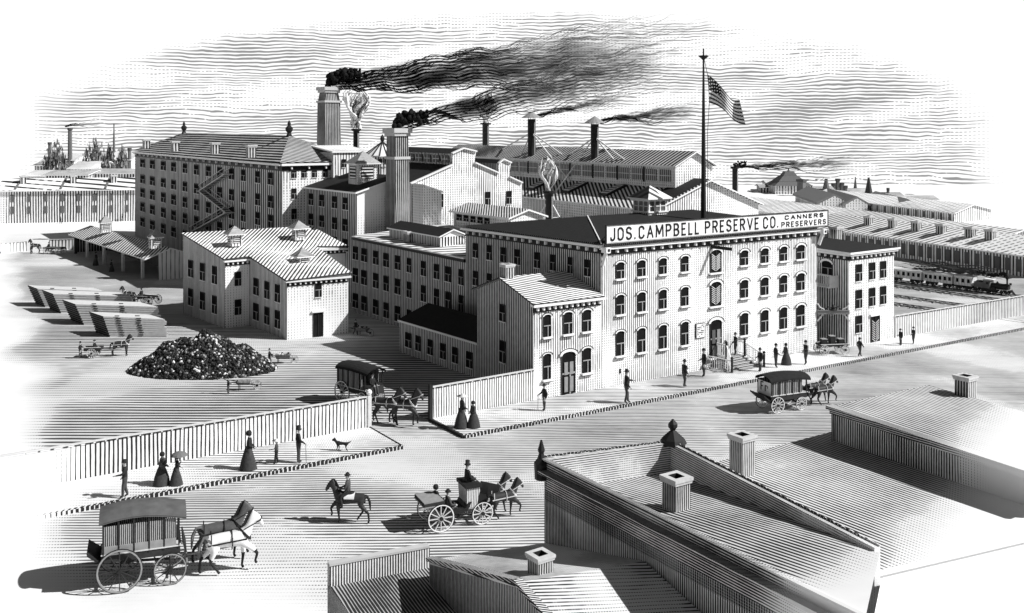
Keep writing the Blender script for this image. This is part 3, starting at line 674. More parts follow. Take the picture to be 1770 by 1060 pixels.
# ================================================================== open shed with posts
a = Vector((-56.6, 127.6)); b = Vector((-38.1, 103.8)); eS = Vector((.845, .535)); 
r = thing('open_shed', 'long open-fronted shed on posts with two cupolas on its ribbed roof', 'shed', v3((a + b) / 2, 0))
zwS, zrS, wS = 2.45, 3.35, 4.4; q0, q1 = a + eS * wS, b + eS * wS
m = MB(); m.face([v3(q0, 0), v3(q1, 0), v3(q1, zwS), v3(q0, zwS)]); m.build('back_wall', engr(.34, .75, 'u', .5, tvar=.1), r)
m = MB(); ga = b + eS * 1.0; m.face([v3(ga, 0), v3(q1, 0), v3(q1, zwS), v3(b + eS * wS / 2, zrS - .05), v3(ga, zwS + .4)]); m.build('gable_wall', engr(.42, .16, 'u', .88, tvar=.05, dots=.05), r)
m = MB(); m.face([v3(a + eS * .3, 0), v3(q0, 0), v3(q0, zwS), v3(a + eS * wS / 2, zrS - .05), v3(a + eS * .3, zwS + .1)]); m.build('end_wall', engr(.34, .6, 'u', .6), r)
m = MB(); d = (b - a).normalized() * .35
m.slab([v3(a - d - eS * .5, zwS - .1), v3(b + d - eS * .5, zwS - .1), v3(b + d + eS * wS / 2, zrS), v3(a - d + eS * wS / 2, zrS)], .12, 0, 1)
m.slab([v3(a - d + eS * wS / 2, zrS), v3(b + d + eS * wS / 2, zrS), v3(q1 + d + eS * .3, zwS), v3(q0 - d + eS * .3, zwS)], .12, 0, 1); m.build('roof', [engr(.5, .5, 'u', .84, tvar=.08, wob=.05), WHITE], r)
for px in (131, 151, 180, 213, 246.5):
    P, _ = on_wall(a, b, px, 440); m = MB(); m.box(v3(P, 1.2), (.28, .28, 2.4), math.atan2(d.y, d.x))
    dn = (b - a).normalized()
    for s_ in (-1, 1): m.bar(v3(P, 1.7), v3(P + dn * .8 * s_, 2.35), .12, .12)
    m.build('post', PALEW if px > 140 else DARK, r)
m = MB(); m.bar(v3(a, 2.38), v3(b, 2.38), .2, .2); m.build('eave_beam', PALEW, r)
for px, py, Y in ((182.6, 397, 121), (269, 424, 105)): P = atY(px, py, Y); cupola(r, P, P.z - .3, 1.15, 1.1, 1.0, over=1.25)

# ================================================================== big mill
N = Vector((-22.5, 97.0)); Fm = Vector(((233.5 - CX) / F * 147.5, 147.5)); zm = 12.55; eM = U; wm_ = 8.3
r = thing('mill_building', 'tallest hip-roofed mill at the left with five rows of windows and a zigzag fire escape', 'mill', v3((N + Fm) / 2, 0))
m = MB(); m.face([v3(Fm, 0), v3(N, 0), v3(N, zm), v3(Fm, zm)]); m.face([v3(Fm + eM * wm_, 0), v3(Fm, 0), v3(Fm, zm), v3(Fm + eM * wm_, zm)]); m.build('wall', engr(.62, .54, 'u', .74, tvar=.12, ts=.03), r)  # long wall inked darker than the end wall, painting its shade
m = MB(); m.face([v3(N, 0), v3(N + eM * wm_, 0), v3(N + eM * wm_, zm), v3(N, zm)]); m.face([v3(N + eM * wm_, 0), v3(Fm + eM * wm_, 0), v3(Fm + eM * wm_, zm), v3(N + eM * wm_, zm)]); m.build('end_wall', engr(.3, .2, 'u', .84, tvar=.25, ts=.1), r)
vM = (Fm - N).normalized(); rn = v3(N + eM * wm_ / 2 + vM * 9, 15.25); rf = v3(Fm + eM * wm_ / 2 - vM * 11, 15.4)
c = [N - vM * .4 - eM * .4, N + eM * (wm_ + .4) - vM * .4, Fm + eM * (wm_ + .4) + vM * .4, Fm - eM * .4 + vM * .4]; c = [v3(p, zm + .1) for p in c]
m = MB(); m.face([c[3], c[0], rn, rf]); m.face([c[0], c[1], rn]); m.face([c[1], c[2], rf, rn]); m.face([c[2], c[3], rf]); m.face(c[::-1]); ro = m.build('roof', engr(.5, .66, 'v', .72, tvar=.1, wob=.1), r)
for p in (rn, rf):
    m = MB(); m.lathe(p - Vector((0, 0, .1)), [(.35, 0), (.2, .35), (.38, .6), (.42, .9), (.15, 1.15), (.2, 1.35), (.05, 1.7)], 8); m.build('finial', BLACK, ro)
cornice(r, [Fm, N, N + eM * 5.4], zm - .55, .55, .42, 2.5)
for px, py, Y in ((253, 253, 140), (302.8, 257.5, 126), (371.5, 261.5, 113), (434, 267.5, 103)):
    P = atY(px, py, Y); chimney(ro, P, P.z - .3, P.z + .75, .85)
mc = [246.7, 263.8, 282.4, 300.7, 320, 340, 361, 380.4, 400.3, 421, 446, 468.3]
windows(r, Fm, N, mc, [(263.8, 284.4, 15), (263.8, 313, 15), (263.8, 337.4, 15.5), (263.8, 362.6, 16), (263.8, 389.3, 16)], wpx=7.5)
windows(r, N, N + eM * 5.5, [508, 525.6, 543.4, 562], [(508, 299, 17), (508, 335, 18), (508, 370, 18)], wpx=8, skip=[(1, 1), (2, 1), (3, 1), (1, 2), (2, 2), (3, 2)])
m = MB(); nM = outward(N, Fm); pr = None
for px, py in ((402, 301), (357, 330), (404.6, 367), (340, 402)):
    P, z = on_wall(Fm, N, px, py); p = v3(P + nM * .6, z)
    if pr is not None:
        for s_ in (-.35, .35): m.bar(pr + v3(nM * s_, 0), p + v3(nM * s_, 0), .08, .12, 1); m.bar(pr + v3(nM * s_, .7), p + v3(nM * s_, .7), .06, .06, 1)
        k = int((p - pr).length / .45)
        for i in range(k): c_ = pr.lerp(p, i / k); m.box(c_, (.5, .7, .05), math.atan2(vM.y, vM.x), 1 if i % 2 else 0); m.bar(c_ + v3(nM * .35, 0), c_ + v3(nM * .35, .7), .04, .04, 0)
    m.box(p, (1.0, 1.0, .08), math.atan2(vM.y, vM.x), 1); pr = p
m.build('fire_escape', [BLACK, PALEW], r)
# ================================================================== middle blocks
A5 = Vector(((523 - CX) / F * 99, 99)); B5 = Vector(((617 - CX) / F * 90, 90))
r = thing('black_roofed_block', 'tall block with tarred black roof and cupola in front of the hip-roofed mill', 'factory block', v3((A5 + B5) / 2, 0))
w5 = 4.4; C5, D5 = B5 + U * w5, A5 + U * w5; z5, z5b = 10.1, 11.4
m = MB(); m.face([v3(A5, 0), v3(B5, 0), v3(B5, z5), v3(A5, z5)]); m.build('wall', engr(.34, .54, 'u', .74, tvar=.14, ts=.07), r)  # shade painted as heavier ink over a darker base than the end wall
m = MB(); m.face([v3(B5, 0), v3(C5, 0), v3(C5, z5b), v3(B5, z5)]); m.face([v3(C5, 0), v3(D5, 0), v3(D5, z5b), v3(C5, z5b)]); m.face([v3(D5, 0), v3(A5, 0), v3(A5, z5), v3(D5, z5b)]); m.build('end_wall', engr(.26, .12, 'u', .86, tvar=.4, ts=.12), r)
m = MB(); n5 = outward(A5, B5) * .3; d = (B5 - A5).normalized() * .3; m.slab([v3(A5 - d - U * .3, z5 + .1), v3(B5 + d - U * .3, z5 + .1), v3(C5 + d, z5b + .18), v3(D5 - d, z5b + .18)], .16, 0, 1); m.build('roof', [TAR, WHITE], r)
windows(r, A5, B5, [537.7, 556.5, 578.4, 597.5], [(537.7, 344.6, 20), (537.7, 379.5, 20), (537.7, 412, 20)], wpx=8)
P = atY(627, 309, 94); cupola(r, P, P.z - .5, 2.0, 1.9, 1.25, over=1.32)
# annex behind it with pitched pale roof
A6 = Vector((-17.9, 99.2)); r = thing('rear_annex', 'small flat-roofed annex between the hip-roofed mill and the round turret', 'building', v3(A6 + U * 2, 0))
B6 = A6 + U * 4.1; C6 = B6 + V * 6; D6 = A6 + V * 6; m = MB(); m.prism([A6, B6, C6, D6], 0, 13.55); m.build('wall', engr(.3, .34, 'u', .84, tvar=.15), r)
m = MB(); m.slab([v3(A6 - U * .2 - V * .2, 13.7), v3(B6 - V * .2, 13.7), v3(C6, 14.2), v3(D6, 14.2)], .15, 0, 1); m.build('roof', [engr(.33, .25, 'v', .86), WHITE], r)
windows(r, A6, B6, [594], [(594, 282.5, 14)], wpx=7)
# turret
r = thing('round_turret', 'round louvred turret with ribbed conical roof and finial beside the brick chimney', 'turret', (-12.9, 98.5, 0)); m = MB()
m.lathe((-12.9, 98.5, 0), [(1.45, 0), (1.45, 12.2), (1.55, 12.25), (1.5, 13.2)], 16, 0); m.build('drum', engr(.3, .4, 'u', .84), r)
m = MB(); 
for i in range(16):
    a = math.pi * 2 * i / 16; m.box((-12.9 + 1.53 * math.cos(a), 98.5 + 1.53 * math.sin(a), 12.75), (.06, .38, .5), a)
m.build('louvre', BLACK, r)
m = MB(); m.lathe((-12.9, 98.5, 13.2), [(1.85, 0), (1.85, .12), (.05, 1.45)], 16, 0); ro = m.build('cone_roof', WHITE, r)
m = MB()
for i in range(16): a = math.pi * 2 * i / 16; m.bar((-12.9 + 1.86 * math.cos(a), 98.5 + 1.86 * math.sin(a), 13.36), (-12.9, 98.5, 14.7), .07)
m.build('roof_rib', BLACK, ro)
m = MB(); m.lathe((-12.9, 98.5, 14.6), [(.06, 0), (.2, .2), (.22, .45), (.03, .8)], 8); m.build('finial', BLACK, ro)
# square brick chimneys
def stack(label, px, Y, ytop, ycol, w0, w1, rz, z0=0.0):
    P = atY(px, 300, Y); zt = zat(ytop, Y); zc = zat(ycol, Y); r = thing('factory_chimney', label, 'chimney', (P.x, P.y, z0))
    m = MB(); M = Matrix.Translation((P.x, P.y, 0)) @ Matrix.Rotation(rz, 4, 'Z'); q = [(-1, -1), (1, -1), (1, 1), (-1, 1)]
    for za, zb, wa, wb in ((z0, zc, w0, (w0 + w1) / 2), (zc, zt - .6, (w0 + w1) / 2 * .97, w1)):
        m.hexa([M @ Vector((x * wa / 2, y * wa / 2, za)) for x, y in q], [M @ Vector((x * wb / 2, y * wb / 2, zb)) for x, y in q], 0)
    m.build('shaft', engr(.22, .56, 'u', .42, tvar=.22, ts=.3, dots=0), r)
    m = MB(); 
    m.box(v3(P, zc), ((w0 + w1) / 2 * 1.13, (w0 + w1) / 2 * 1.13, .25), rz, 0); m.build('collar', [plain('stone_band', .5), BLACK], r); m = MB()
    for z_, w_, h_, mt in ((zt - .55, w1 * 1.22, .3, 0), (zt - .2, w1 * 1.4, .42, 0), (zt - .02, w1 * .95, .1, 1)): m.box(v3(P, z_), (w_, w_, h_), rz, mt)
    m.build('cap', [plain('stone_band', .5), BLACK], r); return v3(P, zt)
S1 = stack('tall square brick chimney behind the mill, farthest and highest of the two', 568.5, 125, 151, 176, 2.5, 1.7, R(38))
S2 = stack('square brick chimney between the black-roofed block and the stepped gable', 687, 91, 222, 273, 1.62, 1.42, R(40))

# ================================================================== stepped gable house with monitors
Af = Vector(((709 - CX) / F * 95, 95)); Bf = Af + U * 13.2
r = thing('stepped_gable_building', 'pale building with stepped gable front and two small roof turrets of black roofing', 'factory building', v3((Af + Bf) / 2, 0))
prof = [(709, 318), (782.7, 285), (780.5, 266), (800.5, 257), (823, 262.5), (820, 282), (861.6, 300), (861, 283), (869, 276), (883, 282), (880, 306.5), (902, 316.6)]
pp = [on_wall(Af, Bf, x, y) for x, y in prof]
m = MB(); pts = [v3(P, z) for P, z in pp]; m.face([v3(pp[0][0], 0), v3(pp[-1][0], 0)] + pts[::-1]); m.build('wall', engr(.26, .28, 'u', .86, tvar=.4, ts=.12), r)
Lb = 14.0; back = [p + v3(V * Lb, 0) for p in pts]
m = MB(); w = MB()
for i in range(len(pts) - 1):
    quad = [pts[i], back[i], back[i + 1], pts[i + 1]]; steep = abs(pts[i + 1].z - pts[i].z) > 1.0 * (pts[i + 1] - pts[i]).xy.length
    L_ = Lb if i < 6 else 6.0
    quad = [pts[i], pts[i] + v3(V * Lb, 0), pts[i + 1] + v3(V * Lb, 0), pts[i + 1]]
    (w if steep else m).face(quad)
w.face([v3(pp[0][0] + V * Lb, 0), v3(pp[0][0], 0), pts[0], back[0]]); w.face([v3(pp[-1][0], 0), v3(pp[-1][0] + V * Lb, 0), back[-1], pts[-1]])
w.face([back[0], *back[1:], v3(pp[-1][0] + V * Lb, 0), v3(pp[0][0] + V * Lb, 0)])
m.build('roof', TAR, r); w.build('side_wall', engr(.3, .45, 'u', .84, dots=0), r)
m = MB()
for i in range(len(pts) - 1):
    if abs(pts[i + 1].z - pts[i].z) < 1.0 * (pts[i + 1] - pts[i]).xy.length: m.bar(pts[i] + v3(-V * .08, .05), pts[i + 1] + v3(-V * .08, .05), .34, .13)
m.build('coping', WHITE, r)
m = MB(); t0, t1 = pp[2][0], pp[1][0]; nl = -U
for k in range(7):
    a = pp[2][0] - U * .06 + V * (1.2 + k * 1.8); m.box(v3(a, (pts[2].z + pts[1].z) / 2), (.05, 1.3, .75), math.atan2(U.y, U.x), 1); m.box(v3(a - U * .03, (pts[2].z + pts[1].z) / 2), (.05, 1.3, .06), math.atan2(U.y, U.x), 0); m.box(v3(a - U * .03, (pts[2].z + pts[1].z) / 2), (.05, .06, .75), math.atan2(U.y, U.x), 0)
m.build('clerestory_window', [WHITE, MIDG], r)
windows(r, Af, Bf, [761, 843, 879.4], [(761, 347, 23)], h=1.3, wpx=9)
# side extension in front-left
a = Af - V * 2.2 + U * .2; b = a + U * 2.0; m = MB(); m.hexa([v3(p, 0) for p in (a, b, b + V * 2.1, a + V * 2.1)], [v3(a, 10.6), v3(b, 9.9), v3(b + V * 2.1, 9.9), v3(a + V * 2.1, 10.6)]); 
m.build('side_porch', engr(.28, .3, 'u', .86), r)
m = MB(); m.slab([v3(a - V * .15, 10.72), v3(b - V * .15 + U * .1, 10.0), v3(b + V * 2.1 + U * .1, 10.0), v3(a + V * 2.1, 10.72)], .14); m.build('porch_roof', WHITE, r)

# ================================================================== long foundry shed with monitor
O7 = Vector((13.2, 92.0)); v7 = Vector((-.53, .848)); L7 = 52.0; w7 = 14.0; z7, r7 = 8.4, 10.9
r = thing('foundry_shed', 'longest shed behind the factory with raised clerestory roof and skylights', 'shed', v3(O7 + U * 7, 0))
a, b = O7 + v7 * L7, O7
m = MB(); c_, d_ = b + U * w7, a + U * w7; ra, rb = a + U * 7, b + U * 7
m.face([v3(a, 0), v3(b, 0), v3(b, z7), v3(a, z7)]); m.face([v3(c_, 0), v3(d_, 0), v3(d_, z7), v3(c_, z7)]); m.face([v3(d_, 0), v3(a, 0), v3(a, z7), v3(ra, r7), v3(d_, z7)]); m.build('wall', engr(.3, .3, 'u', .84, tvar=.1), r)
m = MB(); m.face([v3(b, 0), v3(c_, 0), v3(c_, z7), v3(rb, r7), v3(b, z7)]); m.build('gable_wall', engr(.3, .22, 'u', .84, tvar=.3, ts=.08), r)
RM7 = engr(.56, .64, 'u', .72, tvar=.08, wob=.05)
m = MB(); e = U * .4; f = -v7 * .4
m.slab([v3(a - e, z7 + .0), v3(b - e + f, z7 + .0), v3(rb + f, r7 + .14), v3(ra, r7 + .14)], .14, 0, 1); m.slab([v3(ra, r7 + .14), v3(rb + f, r7 + .14), v3(c_ + e + f, z7), v3(d_ + e, z7)], .14, 0, 1)
m.build('roof', [engr(.36, .56, 'u', .84, tvar=.08, wob=.05), WHITE], r)
m = MB(); m.slab([v3(b + f * .2, z7 + .2) + Vector((0, 0, .03)), v3(rb + f * .2, r7 + .2), v3(rb + v7 * 3.4, r7 + .2), v3(b + v7 * 3.0, z7 + .2)], .03); m.build('tarred_strip', TAR, r)
am, bm_ = O7 + v7 * 50 + U * 4.5, O7 + v7 * 2 + U * 4.5
m = MB(); m.prism([am, bm_, bm_ + U * 5, am + U * 5], 9.6, 12.35); mo = m.build('monitor', engr(.3, .22, 'u', .86, tvar=.2), r)
m = MB(); k = am + U * 2.5; kb = bm_ + U * 2.5; e = U * .35
m.slab([v3(am - e, 12.35), v3(bm_ - e + f, 12.35), v3(kb + f, 13.75), v3(k, 13.75)], .14, 0, 1); m.slab([v3(k, 13.75), v3(kb + f, 13.75), v3(bm_ + U * 5 + e + f, 12.35), v3(am + U * 5 + e, 12.35)], .14, 0, 1)
m.face([v3(bm_, 12.3), v3(bm_ + U * 5, 12.3), v3(kb, 13.65)], 2); m.build('monitor_roof', [RM7, WHITE, engr(.3, .2, 'u', .86)], mo)
m = MB(); nn = -U
kk = 0; s_ = .6
while s_ < 47:
    P = bm_ + v7 * (s_ + .9) - U * .04
    rzv = math.atan2(v7.y, v7.x)
    m.box(v3(P, 11.35), (1.75, .06, 1.15), rzv, 1)
    for j in range(6): m.box(v3(P + v7 * (-.75 + .3 * j) - U * .035, 11.35), (.05, .03, 1.15), rzv, 0)
    m.box(v3(P - U * .035, 11.35), (1.75, .03, .07), rzv, 0)
    if kk % 2: m.box(v3(P + v7 * 1.05 - U * .05, 11.35), (.22, .05, 1.5), rzv, 2)
    s_ += 2.15; kk += 1
m.build('clerestory_window', [WHITE, MIDG, BLACK], mo)
p0, p1, p2 = v3(a, z7 + .14), v3(b, z7 + .14), v3(rb, r7 + .14)
for px, py in ((931, 321), (992, 326), (1058, 330.5)):
    P = on_plane(p0, p1, p2, px, py); sl_ = (r7 - z7) / 7.0
    M_ = Vector((U.x, U.y, sl_)).normalized(); m = MB(); X_ = v3(v7, 0)
    def sk(s, t, h): return P + M_ * s + X_ * t + Vector((0, 0, h))
    for hw, hl, h0, h1, mt in ((.75, 1.35, 0, .22, 0), (.55, 1.15, .22, .26, 1)):
        m.hexa([sk(-hl, -hw, h0), sk(hl, -hw, h0), sk(hl, hw, h0), sk(-hl, hw, h0)], [sk(-hl, -hw, h1), sk(hl, -hw, h1), sk(hl, hw, h1), sk(-hl, hw, h1)], mt)
    for j in range(4): m.hexa([sk(-.9 + j * .5, -.5, .26), sk(-.7 + j * .5, -.5, .26), sk(-.7 + j * .5, .5, .26), sk(-.9 + j * .5, .5, .26)], [sk(-.9 + j * .5, -.5, .29), sk(-.7 + j * .5, -.5, .29), sk(-.7 + j * .5, .5, .29), sk(-.9 + j * .5, .5, .29)], 2)
    m.build('skylight', [BLACK, WHITE, MIDG], r)
# guyed iron stacks
def iron_stack(label, px, pb, ptop, rad, cap=True, guys=(), P=None, z0=None):
    P = P or on_plane(p0, p1, p2, px, pb); Y = P.y; zt = zat(ptop, Y); r = thing('iron_stack', label, 'smokestack', P)
    m = MB(); m.tube([P - Vector((0, 0, .2)), (P.x, P.y, zt)], rad, 12, 0)
    m.build('stack_pipe', [BLACK], r, smooth=True)
    m = MB(); m.bar((P.x + rad * .75, P.y - rad * .75, P.z), (P.x + rad * .75, P.y - rad * .75, zt - .3), .12, .12, 0); m.build('ladder_strip', PALEW, r)
    if cap:
        m = MB(); m.lathe((P.x, P.y, zt + .15), [(rad * 2.6, 0), (rad * 2.5, .06), (.03, .75)], 14, 0); 
        for i in range(4): an = i * 1.57 + .4; m.bar((P.x + rad * .9 * math.cos(an), P.y + rad * .9 * math.sin(an), zt - .1), (P.x + rad * .9 * math.cos(an), P.y + rad * .9 * math.sin(an), zt + .2), .06, .06, 1)
        m.build('rain_cap', [GREYW, BLACK], r)
    else:
        m = MB(); m.lathe((P.x, P.y, zt - .1), [(rad * 1.0, 0), (rad * 1.7, .15), (rad * 1.7, .3), (rad * .8, .32)], 12); m.build('rim', BLACK, r)
    for ph, G in guys:
        m = MB(); m.tube([(P.x, P.y, zat(ph, Y)), G], .085, 6); m.build('guy_rod', WHITE, r)
    return Vector((P.x, P.y, zt))
rp = lambda x, y: on_plane(p0, p1, p2, x, y)
mp = lambda x, y: on_plane(v3(am, 12.4), v3(bm_, 12.4), v3(kb, 13.8), x, y)
T1 = iron_stack('left of the two capped iron stacks guyed to the long shed roof', 919, 303, 206, .48, True, [(229, mp(868, 258)), (229, rp(884, 304)), (229, mp(972, 268)), (229, rp(985, 314))])
T2 = iron_stack('right of the two capped iron stacks guyed to the long shed roof, nearer the flagpole', 1028, 311, 215, .44, True, [(237, mp(985, 268)), (237, rp(962, 330)), (237, mp(1080, 277)), (237, rp(1096, 318))])
P = atY(949.5, 376, 89); T3 = iron_stack('short black iron pipe puffing steam behind the factory roof', 949.5, 0, 334, .34, False, [(345, Vector((P.x - .9, P.y, 8.2))), (345, Vector((P.x + .9, P.y + .4, 8.0)))], P=Vector((P.x, P.y, 0)))
T4 = iron_stack('thin black steam pipe behind the long clerestory shed', 839.5, 0, 215, .5, False, P=Vector(((839.5 - CX) / F * 150, 150, 0)))
T5 = iron_stack('thin black steam pipe between the tall chimney and the turret', 615.8, 0, 226, .33, False, P=Vector(((615.8 - CX) / F * 109, 109, 0)))
T6 = iron_stack('lone black smoking pipe right of the long shed', 1270.5, 0, 291, .33, False, P=Vector(((1270.5 - CX) / F * 118, 118, 0)))
# low flat roofs and small clerestory shed between
r = thing('low_shed', 'low flat-roofed shed tucked between the long shed and the main factory', 'shed', (6, 92, 0)); a = Vector((1.0, 107)); b = Vector((10.6, 91.2))
m = MB(); m.prism([a - U * 3.2, b - U * 3.2, b - U * .15, a - U * .15], 0, 6.6); m.build('wall', engr(.3, .4, 'u', .84), r)
m = MB(); m.slab([v3(a - U * 3.4, 6.75), v3(b - U * 3.4, 6.75), v3(b - U * .15, 6.95), v3(a - U * .15, 6.95)], .12); m.build('roof', engr(1.1, .5, 'v', .84), r)
A8 = Vector(((784 - CX) / F * 88.5, 88.5)); B8 = Vector(((881 - CX) / F * 81.5, 81.5))
r = thing('small_shed', 'small ribbed-roof shed between the stepped gable and the main factory', 'shed', v3((A8 + B8) / 2, 0))
gable_roof_block(r, A8, B8, U, 3.4, 8.6, 9.15, engr(.26, .3, 'u', .84), engr(.22, .55, 'u', .84, wob=.05), ov=.3)
windows(r, A8, B8, [794, 806, 818, 830, 842], [(794, 376, 9)], wpx=8)

# ================================================================== end annex, gateway
A9, B9 = gp(1467, 603), gp(1545, 587); nb = Vector((-.52, .854)); C9, D9 = B9 + nb * 11, A9 + nb * 11
r = thing('end_annex', 'narrow three-storey annex with tarred roof at the right end of the works', 'annex', v3((A9 + B9) / 2, 0)); z9 = 6.9
m = MB(); m.face([v3(A9, 0), v3(B9, 0), v3(B9, z9), v3(A9, z9)]); m.face([v3(B9, 0), v3(C9, 0), v3(C9, z9), v3(B9, z9)]); m.face([v3(C9, 0), v3(D9, 0), v3(D9, z9), v3(C9, z9)]); m.build('wall', engr(.2, .3, 'u', .84, tvar=.2, ts=.15), r)
m = MB(); m.face([v3(D9, 0), v3(A9, 0), v3(A9, z9), v3(D9, z9)]); m.build('side_wall', engr(.22, .48, 'u', .8, tvar=.15), r)  # side turned from the sun: shade painted with denser lines
m = MB(); d = (B9 - A9).normalized() * .3; m.slab([v3(A9 - d - nb * .4, z9 + .12), v3(B9 + d - nb * .4, z9 + .12), v3(C9 + d, z9 + .2), v3(D9 - d, z9 + .2)], .14, 0, 1); m.build('roof', [TAR, WHITE], r)
cornice(r, [D9, A9, B9], z9 - .38, .36, .3, .6)
windows(r, A9, B9, [1484, 1507, 1526], [(1484, 471.6, 29), (1484, 517, 31), (1484, 560.5, 28)], wpx=9.5, skip=[(1, 2), (2, 2)])
P, _ = on_wall(A9, B9, 1512.5, 570); nn = outward(A9, B9); put_window(r, P, 1.05, nn, 1.0, 2.0, 'shutter', 'loading_door')
m = MB(); m.box(v3(P + nn * .08, 2.15), (1.35, .16, .16), math.atan2((B9 - A9).y, (B9 - A9).x)); m.build('door_lintel', WHITE, r)
P = atY(1445, 414, 81); chimney(r, P, 6.9, 7.75, .72)
nS = outward(A9, D9)
P, z = on_wall(A9, D9, 1430, 463); put_window(r, P, z, nS, .9, 1.0, 'hood', 'balcony_door')
m = MB(); Pb, _ = on_wall(A9, D9, 1425, 480); zb = zat(492, Pb.y); tv = (D9 - A9).normalized(); rzv = math.atan2(tv.y, tv.x)
m.box(v3(Pb + nS * .45, zb), (2.6, .9, .1), rzv)
for i in range(14): m.box(v3(Pb + nS * .9 + tv * (-1.25 + i * .19), zb + .42), (.05, .04, .8), rzv)
m.box(v3(Pb + nS * .9, zb + .84), (2.6, .06, .07), rzv); m.box(v3(Pb + nS * .45 - tv * 1.3, zb + .45), (.05, .9, .8), rzv); m.build('balcony', [PALEW], r)
BALC = v3(Pb + nS * .5 + tv * .7, zb + .05)
r = thing('gateway_beam', 'ornamented gateway beam spanning from the main factory to the end annex', 'gateway', v3((B + A9) / 2, 0)); ga, gb = B + nf * .05, A9 + nf * .05
m = MB(); m.bar(v3(ga, 2.62), v3(gb, 2.62), .16, .22); m.bar(v3(ga, 2.78), v3(gb, 2.78), .22, .05); m.build('beam', [GREYW], r)
m = MB(); dg_ = (gb - ga).normalized(); 
for p, s_ in ((ga, 1), (gb, -1)): m.bar(v3(p, 2.0), v3(p + dg_ * .45 * s_, 2.6), .1, .1); m.tube([v3(p, 3.3), v3(p + dg_ * .2 * s_, 3.0), v3(p + dg_ * .5 * s_, 2.85)], .05, 6)
m.build('bracket', PALEW, r)
m = MB(); mid = (ga + gb) / 2; m.lathe(v3(mid, 2.8), [(.3, 0), (.12, .1), (.16, .25), (.02, .42)], 8)
for s_ in (-1, 1): m.tube([v3(mid + dg_ * .1 * s_, 2.95), v3(mid + dg_ * .35 * s_, 3.05), v3(mid + dg_ * .6 * s_, 2.83)], .05, 6)
m.build('scroll_ornament', BLACK, r)
m = MB(); m.box(v3(mid + V * 9, 1.5), (3.2, .12, 3.0), math.atan2(dg_.y, dg_.x)); m.build('yard_doors', engr(.2, .45, 'u', .7), r)

# ================================================================== roofs on the near side of the street
Z = 8.0; D_ = Vector((.545, -.838))
P1, P2 = gp(941, 793, Z), gp(1163, 763, Z)
r = thing('parapet_house', 'nearest large house roof with raised parapet, corner finials and square chimney', 'house', v3((P1 + P2) / 2, 0))
Q1, Q2 = P1 + D_ * 9.2, P2 + Vector((.42, -.907)) * 7.0
zin = Z - .75
m = MB(); m.face([v3(P1, 0), v3(Q1, 0), v3(Q1, zin), v3(P1, zin)]); m.face([v3(Q2, 0), v3(P2, 0), v3(P2, zin), v3(Q2, zin)]); m.face([v3(P2, 0), v3(P1, 0), v3(P1, zin), v3(P2, zin)])
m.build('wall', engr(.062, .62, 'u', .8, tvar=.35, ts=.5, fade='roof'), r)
m = MB(); m.face([v3(Q1, 0), v3(Q2, 0), v3(Q2, zin), v3(Q1, zin)]); m.build('rear_wall', WHITE, r)
RA = lambda zt, ax='v', rot=0.0, tn=.42: engr(.115, .52, ax, .80, tvar=.20, mid=.25, ts=.35, fade='roof', rot=rot, wob=.08, stretch=.6)
m = MB(); i1, i2 = P1 + (P2 - P1) * .06 + D_ * .25, P2 - (P2 - P1) * .03 + D_ * .25
m.face([v3(P1, zin), v3(Q1, Z - .07), v3(Q2, Z - .07), v3(P2, zin)]); m.build('roof', RA(0, 'v', R(-54)), r)
def parapet(a, b, w, z0, z1, nin, name='parapet', tone=.5, root=None):
    m = MB(); m.hexa([v3(a, z0), v3(b, z0), v3(b + nin * w, z0), v3(a + nin * w, z0)] if (b - a).cross(nin) > 0 else [v3(b, z0), v3(a, z0), v3(a + nin * w, z0), v3(b + nin * w, z0)],
                     [v3(a, z1), v3(b, z1), v3(b + nin * w, z1), v3(a + nin * w, z1)] if (b - a).cross(nin) > 0 else [v3(b, z1), v3(a, z1), v3(a + nin * w, z1), v3(b + nin * w, z1)])
    return m.build(name, engr(.055, tone, 'v', .8, tvar=.25, ts=.6, fade='roof', wob=.05), root)
uu = (P2 - P1).normalized()
parapet(P1, P2, .10, zin - .0, Z, D_, root=r, tone=.4); parapet(P1, Q1, .12, zin - .25, Z - .02, uu, root=r, tone=.66); parapet(P2, Q2, .14, zin, Z - .01, -uu, root=r, tone=.45)
m = MB(); m.bar(v3(P1 - D_ * .1, Z + .02), v3(P2, Z + .02), .05, .03, 1); m.bar(v3(P1 - uu * .03, Z + .0), v3(Q1 - uu * .03, Z + .0), .1, .04, 0); m.bar(v3(P2, Z + .01), v3(Q2, Z + .01), .03, .03, 1)
m.bar(v3(P1 - uu * .1, Z - .28), v3(Q1 - uu * .1, Z - .28), .2, .08, 0); m.build('coping', [engr(.055, .6, 'v', .7, fade='roof'), engr(.1, .9, 'u', .8, fade='roof')], r)
for p, s_ in ((P1 - uu * .05 - D_ * .05, .8), (P2, 1.0)):
    m = MB(); m.lathe(v3(p, Z - (.5 if s_ < 1 else .05)), [(.16, 0), (.18, .4), (.10, .5), (.06, .62), (.09, .7), (.02, .95)] if s_ < 1 else [(.36, 0), (.30, .12), (.1, .3), (.06, .34), (.12, .42), (.12, .5), (.02, .62)], 8); m.build('finial', BLACK, r)
Pc = on_plane(v3(P1, zin), v3(Q1, Z - .07), v3(P2, zin), 1169, 884); chimney(r, Pc, Pc.z - .3, Pc.z + .66, .44, rz=R(33))
